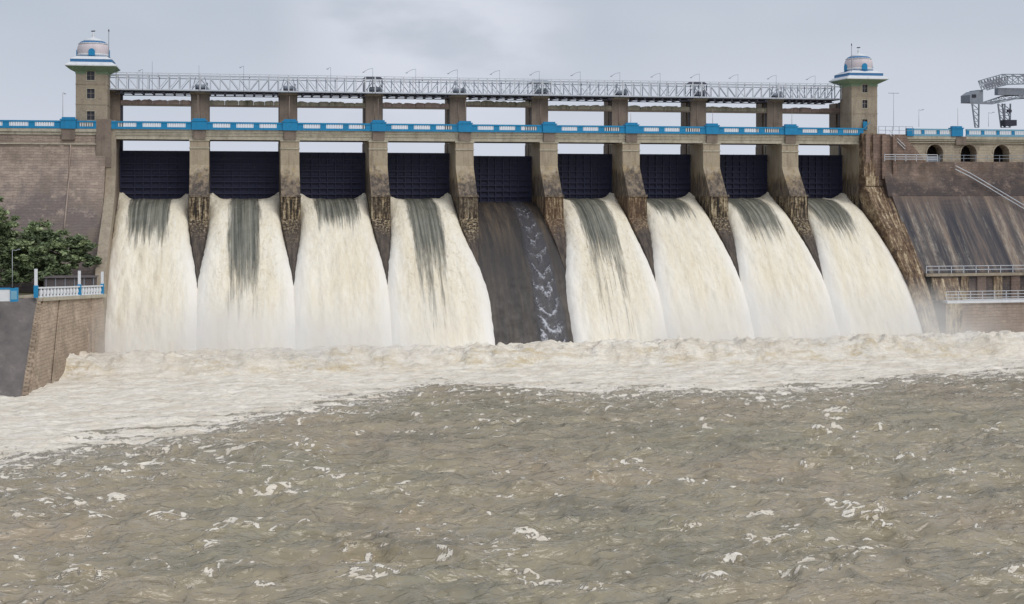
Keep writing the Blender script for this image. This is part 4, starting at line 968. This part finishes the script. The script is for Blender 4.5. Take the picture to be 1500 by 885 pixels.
strip(1.6, lambda z: 4.6 - .2*ss(24, 18, z)+.0*z, 1.6, 'outer_face', M['stain'])
for k, z in enumerate((25.6, 23.0, 20.0, 17.0, 13.5, 10.0, 6.5)):
    y = edgeY(z); x_ = -.46+1.9*float(ss(24, 0, z)); MB().box(x_, 1.9, y-.22, y+3, z-1.6, z+.0).build('stepped_stone', M['stain'], t)
for k, x in enumerate((.0, 1.35, 3.0, 5.0)):
    MB().box(x, x+.75, -1.75, 0.5, 25.2, 32.9-.1*k).build('pilaster', M['brown_mas'], t)
MB().box(0, 5.2, -1.2, 3.4, 24, 32.85).box(5.2, 11.4, -1.2, 3.4, 24, 28.1).add([(5.2,y,z) for y in (-1.2,3.4) for z in (28.1,32.85)]+[(x,y,z) for y in (-1.2,3.4) for x,z in ((11.4,28.1),(8.0,32.0),(7.6,32.85))],
  [(0,4,5,6,1),(2,3,9,8,7),(0,2,7,4),(4,7,8,5),(5,8,9,6),(1,6,9,3),(0,1,3,2)]).build('upper_block', M['brown_mas'], t)
# massif
t = empty('right_dam_wall', (116, 0, 0), 'dark stained masonry dam wall with long sloping face, right of the falls', 'dam wall')
MB().prism([(6, 20), (6, 28.2), (-1.3, 28.2), (-1.5, 26.2), (-3.25, 22.31), (-2.0, 20)], -1.6, 110).build('upper_face', M['mas_right'], t)
MB().prism([(6, 22.35), (-3.2, 22.3), (-13.2, 9.7), (6, 9.7)], -.9, 110).build('sloping_face', M['slope'], t)
MB().box(-.2, 110, -13.9, 6, 9.2, 9.65).build('upper_ledge', M['tan'], t)
MB().box(1.0, 110, -13.3, 6, 5.4, 9.2).build('lower_face', M['mas_right'], t)
for k in range(14): MB().box(3+k*3.1+random.uniform(-.3, .3), 4.3+k*3.1+random.uniform(-.3, .5), -13.6, -13.3, 5.4, 9.2).build('pier_strip', M['stain'] if k % 2 else M['brown_mas'], t)
MB().prism([(-13.3, 5.4), (-13.3, 9.0), (-13.5, 9.0), (-15.2, 5.4)], .9, 5.5).build('lime_buttress', M['stain'], t)
MB().box(1.9, 110, -16.8, -12, 5.0, 5.4).build('walkway_slab', M['white'], t)
MB().box(1.9, 110, -16.4, -11, -3, 5.0).build('river_face', M['lowwall'], t)
MB().box(1.7, 4.6, -16.75, -16.4, -3, 5.0).build('corner_block', M['stain'], t)
def railing(p, q, h, posts, label, rails=2, m='steel_white', w=.07):
    p = np.array(p, float); q = np.array(q, float)
    t = empty('railing', tuple(p), label, 'railing', None)
    for k in range(rails): MB().bar((0, 0, h*(k+1)/rails), tuple(q-p+np.array([0, 0, h*(k+1)/rails])), w).build('rail', M[m], t)
    for k in range(posts+1): c = (q-p)*k/posts; MB().bar(tuple(c), tuple(c+np.array([0, 0, h])), w).build('post', M[m], t)
railing((117.9, -16.6, 5.4), (160, -16.6, 5.4), 1.5, 20, 'white railing of the lowest walkway, just above the water on the right', 3, w=.09)
railing((115.9, -13.7, 9.65), (160, -13.7, 9.65), 1.2, 20, 'pale railing along the ledge at the foot of the stained slope', 2, w=.09)
railing((114.2, -2.2, 28.2), (124.0, -2.2, 28.2), 1.15, 5, 'white railing on the landing left of the arches', 3, w=.1)
railing((124.4, -2.2, 28.2), (156, -2.2, 28.2), 1.1, 14, 'thin railing in front of the three arches', 2, 'steel', w=.06)
railing((113.7, -1, 32.9), (120.0, -1, 32.9), 1.3, 5, 'thin grey railing on the wall top between the right tower and the parapet', 2, 'steel', w=.06)
def slopept(x, z): return (x, float(np.interp(z, [9.7, 22.3, 28.2], [-13.2, -3.2, -1.4]))-.15, z)
t = empty('stair_handrail', (0, 0, 0), 'pair of white diagonal handrails crossing the dark right-hand wall', 'handrail')
def onslope(px, py):
    for z in np.arange(28.2, 9.7, -.1):
        y = slopept(0, z)[1]; x = pix_on_Y(px, y); d = (x-4.974)*sin(.1966)+(y+225.18)*cos(.1966)
        if 281-(z-23)*2060.9/d >= py: return (x, y, z)
for dyp in (0, 5):
    pts = [onslope(1398, 245+dyp), onslope(1420, 256+dyp), onslope(1450, 274+dyp), onslope(1520, 316+dyp), onslope(1600, 362+dyp)]
    for k in range(4): MB().bar((pts[k][0], pts[k][1]-.35, pts[k][2]+.3), (pts[k+1][0], pts[k+1][1]-.35, pts[k+1][2]+.3), .13).build('rail', M['steel_white'], t)
t = empty('stair_handrail', (0, 0, 0), 'short sloping handrail descending from the wall top near the right tower', 'handrail')
for dz in (0, .55):
    a = (pix_on_Y(1303, -1.4), -1.4, 32.9+dz); c = (pix_on_Y(1326, -1.4), -1.4, 30.3+dz)
    MB().bar(a, c, .09).build('rail', M['steel_white'], t)
# arcade wall
t = empty('arcade_wall', (119, 1.0, 28.2), 'tan masonry wall pierced by round arches, under the right-hand parapet', 'arcade wall')
def arch_wall(x0, x1, arches, z0, z1, thick):
    b = MB(); xs = x0
    def col(a, c, lo, hi): b.box(a, c, 0, thick, lo, hi)
    for (c, r_, sp) in arches:
        col(xs, c-r_, z0, z1); n = 12
        for k in range(n):
            a0 = pi - pi*k/n; a1 = pi - pi*(k+1)/n
            xa, xb = c+r_*cos(a0), c+r_*cos(a1); za, zb = sp+r_*sin(a0), sp+r_*sin(a1)
            b.add([(xa,0,za),(xb,0,zb),(xb,0,z1),(xa,0,z1),(xa,thick,za),(xb,thick,zb),(xb,thick,z1),(xa,thick,z1)],
                  [(0,1,2,3),(7,6,5,4),(0,4,5,1),(3,2,6,7)])
        xs = c+r_
    col(xs, x1, z0, z1); return b
AR = [(pix_on_Y(px, 1.0)-119, 1.52, 1.55) for px in (1369.5, 1419, 1467)] 
sp_ = AR[2][0]-AR[1][0]; AR += [(AR[2][0]+sp_*k, 1.52, 1.55) for k in range(1, 6)]
arch_wall(-4.0, 60, AR, 0, 3.95, 2.2).build('wall', M['arch_wall'], t)
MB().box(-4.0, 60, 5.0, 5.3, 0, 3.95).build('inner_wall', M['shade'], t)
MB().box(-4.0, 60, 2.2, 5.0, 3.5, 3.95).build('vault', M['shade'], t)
for (c, r_, sz) in AR:
    b = MB(); n = 14
    for k in range(n):
        a0 = pi*k/n; a1 = pi*(k+1)/n
        b.add([(c+rr*cos(a), yy, sz+rr*sin(a)) for yy in (-.08, .05) for a in (a0, a1) for rr in (r_, r_+.28)], [(0,2,3,1),(4,5,7,6),(0,1,5,4),(2,6,7,3),(1,3,7,5),(0,4,6,2)])
    b.build('arch_ring', M['arch_wall'], t)
MB().box(-3.0, 60, -.35, .0, 3.3, 3.42).box(-3.0, 60, -.5, 2, 3.95, 4.45).box(-3.0, 60, -.3, .0, 3.62, 3.95).build('cornice', M['tan_light'], t)
for k in range(3): MB().box((129.9-119)+13.8*k-.95, (129.9-119)+13.8*k+.95, -.6, 0, 3.0, 4.44).build('corbel', M['brown'], t)
MB().box(AR[0][0]-AR[0][1]-.0, AR[0][0]+AR[0][1], .9, 1.0, 0, 1.0).build('arch_gate', M['steel'], t)
parapet(119.6, 128.7, 'pale blue parapet left of the plinth above the arches', y=.55, z0=32.67, z1=33.95, npan=3, solid=.5, frame='blue_pale', group='pale blue parapets above the arches')
parapet(130.9, 146, 'pale blue parapet above the arches at the right edge', y=.55, z0=32.67, z1=33.95, npan=5, solid=.5, frame='blue_pale', group='pale blue parapets above the arches')
plinth(pix_on_Y(1403, .2), 'blue plinth above the arches at the right', y=.35, w=1.05)
MB_ = MB().box(119.6, 120.9, .25, .9, 32.66, 34.0).build('parapet_pillar', M['blue']); tag(MB_, 'bright blue end pillar of the right-hand parapet', 'pillar')
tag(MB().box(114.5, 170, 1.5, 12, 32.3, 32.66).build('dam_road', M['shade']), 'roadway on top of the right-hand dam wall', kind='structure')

# ================================================================== gantry crane
t = empty('gantry_crane', (0, 0, 0), 'grey lattice gantry crane on the dam top at the right edge', 'crane')
def pz(px, py, Y):
    x = pix_on_Y(px, Y); d = (x-4.974)*sin(.1966)+(Y+225.18)*cos(.1966); return (x, Y, 23+(281-py)*d/2060.9)
def lattice(top, bot, name, n, w=.16, wd=.1):
    for line in (top, bot):
        for k in range(len(line)-1): MB().bar(line[k], line[k+1], w).build('chord', M['crane'], t)
    def at(line, f_):
        m = len(line)-1; g = min(f_*m, m-1e-6); i = int(g); return tuple(np.array(line[i])*(1-(g-i))+np.array(line[i+1])*(g-i))
    for k in range(n+1): MB().bar(at(top, k/n), at(bot, k/n), wd).build('lattice_post', M['crane'], t)
    for k in range(n): MB().bar(at(top, k/n), at(bot, (k+1)/n), wd).build('lattice_brace', M['crane'], t)
    for k in range(n): MB().bar(at(bot, k/n), at(top, (k+1)/n), wd*.8).build('lattice_brace', M['crane'], t)
for Y, dx, dyp in ((6, 0, 0), (10.5, 8, 3)):
    lattice([pz(1433+dx, 119+dyp, Y), pz(1450+dx, 114+dyp, Y), pz(1468+dx, 109+dyp, Y), pz(1530+dx, 109+dyp, Y)], [pz(1438+dx, 132, Y), pz(1455+dx, 127, Y), pz(1468+dx, 124, Y), pz(1530+dx, 122, Y)], 'upper', 12)
for k in range(8):
    a = pz(1433+12*k, [119, 115.5, 112, 109, 109, 109, 109, 109][k], 6); c = pz(1441+12*k, [122, 118.5, 115, 112, 112, 112, 112, 112][k], 10.5); MB().bar(a, c, .12).build('cross_tie', M['crane'], t)
lattice([pz(1441, 150, 8), pz(1468, 141, 8), pz(1540, 137, 8)], [pz(1441, 151.5, 8), pz(1474, 146, 8), pz(1540, 141.5, 8)], 'lower', 8, .2, .08)
lattice([pz(1421, 150, 6), pz(1453, 151, 6), pz(1540, 131, 6)], [pz(1421, 151.5, 6), pz(1453, 152.5, 6), pz(1540, 134, 6)], 'lower', 10, .16, .07)
x0 = pz(1421, 135, 6.2); x1 = pz(1432, 135, 6.2); z0 = pz(1421, 150, 6.2)[2]; zt = pz(1421, 139, 6.2)[2]
q = MB().frustum(x0[0], x1[0]+1.1, 6.2, 9.5, z0, x0[0], x1[0]+1.1, 6.2, 9.5, zt).frustum(x0[0], x1[0]+1.1, 6.2, 9.5, zt+.003, x0[0]+1.1, x1[0]+1.1, 6.2, 9.5, zt+.7).build('cabin', M['crane'], t)
a = pz(1424, 143, 6.15); c = pz(1430, 138.5, 6.15); MB().box(a[0], c[0], 6.12, 6.195, a[2], c[2]).build('cabin_window', M['glass'], q)
a = pz(1433, 146, 6.3); c = pz(1440, 132, 6.3); MB().box(a[0], c[0], 6.3, 9.4, a[2], c[2]).build('machine_house', M['crane'], t)
a = pz(1462, 139, 7); c = pz(1540, 130, 7); MB().box(a[0], c[0], 7, 8.2, a[2], c[2]).build('plate_girder', M['crane'], t)
for (pa, pb, Y, w) in ((1426, 1434, 6, 5), (1464, 1472, 6, 6), (1470, 1480, 10.5, 5), (1530, 1538, 6, 6)):
    yb = 187; tp = pz(pa-2, 152, Y), pz(pb, 152, Y); bt = pz(pa+2.5, yb, Y), pz(pb-.5, yb, Y)
    for s_ in (0, 1): MB().bar(tp[s_], bt[s_], .22).build('leg', M['crane'], t)
    for k in range(4):
        f0, f1 = k/4, (k+1)/4; L0 = np.array(tp[0])*(1-f0)+np.array(bt[0])*f0; R1 = np.array(tp[1])*(1-f1)+np.array(bt[1])*f1; R0 = np.array(tp[1])*(1-f0)+np.array(bt[1])*f0; L1 = np.array(tp[0])*(1-f1)+np.array(bt[0])*f1
        MB().bar(tuple(L0), tuple(R1), .11).bar(tuple(L1), tuple(R1), .11).build('leg_brace', M['crane'], t)
t = empty('control_box', pz(1479, 182, 4.5), 'dark control box with a raised lamp, on the dam road under the crane', 'control box')
w = 18*255/2060.9*.5
MB().box(-w, w, -.5, 1.2, -.3, .75).build('box', M['steel_dark'], t); MB().tube([(-.0, .2, .75), (0, .2, 2.1)], .08, 6).build('mast', M['steel'], t); MB().box(-.38, .38, -.1, .4, 2.1, 2.6).build('lamp_head', M['steel_dark'], t); MB().box(-.15, .15, 0, .3, 1.5, 1.75).build('junction', M['steel'], t)

# ================================================================== spray hanging over the foot of the falls
def mist_mat():
    m = bpy.data.materials.new('spray_mist'); m.use_nodes = True; t = m.node_tree; t.nodes.clear()
    out = t.nodes.new('ShaderNodeOutputMaterial'); v = t.nodes.new('ShaderNodeVolumePrincipled')
    v.inputs['Color'].default_value = (0.99, 0.99, 0.99, 1); v.inputs['Anisotropy'].default_value = 0.1
    g = t.nodes.new('ShaderNodeNewGeometry'); x = t.nodes.new('ShaderNodeSeparateXYZ'); t.links.new(g.outputs['Position'], x.inputs[0])
    a = t.nodes.new('ShaderNodeMapRange'); a.interpolation_type = 'SMOOTHSTEP'; a.inputs['From Min'].default_value = 11.0; a.inputs['From Max'].default_value = 0.5
    a.inputs['To Min'].default_value = 0.0; a.inputs['To Max'].default_value = 1.0; t.links.new(x.outputs['Z'], a.inputs['Value'])
    n = t.nodes.new('ShaderNodeTexNoise'); n.inputs['Scale'].default_value = 0.13; n.inputs['Detail'].default_value = 3; t.links.new(g.outputs['Position'], n.inputs['Vector'])
    b = t.nodes.new('ShaderNodeMapRange'); b.inputs['From Min'].default_value = 0.42; b.inputs['From Max'].default_value = 0.66
    b.inputs['To Min'].default_value = 0.06; b.inputs['To Max'].default_value = 1.0; t.links.new(n.outputs['Fac'], b.inputs['Value'])
    p = t.nodes.new('ShaderNodeMath'); p.operation = 'MULTIPLY'; t.links.new(a.outputs[0], p.inputs[0]); t.links.new(b.outputs[0], p.inputs[1])
    q = t.nodes.new('ShaderNodeMath'); q.operation = 'MULTIPLY'; q.inputs[1].default_value = 0.105; fx = t.nodes.new('ShaderNodeMapRange'); fx.interpolation_type = 'SMOOTHSTEP'; fx.inputs['From Min'].default_value = 120; fx.inputs['From Max'].default_value = 108
    t.links.new(x.outputs['X'], fx.inputs['Value']); pm = t.nodes.new('ShaderNodeMath'); pm.operation = 'MULTIPLY'
    t.links.new(p.outputs[0], pm.inputs[0]); dx = t.nodes.new('ShaderNodeMath'); dx.operation = 'SUBTRACT'; dx.inputs[1].default_value = 49.0; t.links.new(x.outputs['X'], dx.inputs[0])
    ax = t.nodes.new('ShaderNodeMath'); ax.operation = 'ABSOLUTE'; t.links.new(dx.outputs[0], ax.inputs[0])
    fy = t.nodes.new('ShaderNodeMapRange'); fy.interpolation_type = 'SMOOTHSTEP'; fy.inputs['From Min'].default_value = 10; fy.inputs['From Max'].default_value = 24; t.links.new(ax.outputs[0], fy.inputs['Value'])
    fz = t.nodes.new('ShaderNodeMath'); fz.operation = 'MULTIPLY'; t.links.new(fx.outputs[0], fz.inputs[0]); t.links.new(fy.outputs[0], fz.inputs[1])
    t.links.new(fz.outputs[0], pm.inputs[1]); t.links.new(pm.outputs[0], q.inputs[0])
    t.links.new(q.outputs[0], v.inputs['Density']); t.links.new(v.outputs[0], out.inputs['Volume']); return m
mm = mist_mat()
for (x0, x1, nm) in ((-12.4, 40.6, 'spray drifting over the foot of the left torrents'), (57.5, 120.0, 'spray drifting over the foot of the right torrents')):
    o = MB().box(x0, x1, -46, -9, -0.5, 11.5).build('spray_mist', mm); tag(o, nm, kind='stuff')
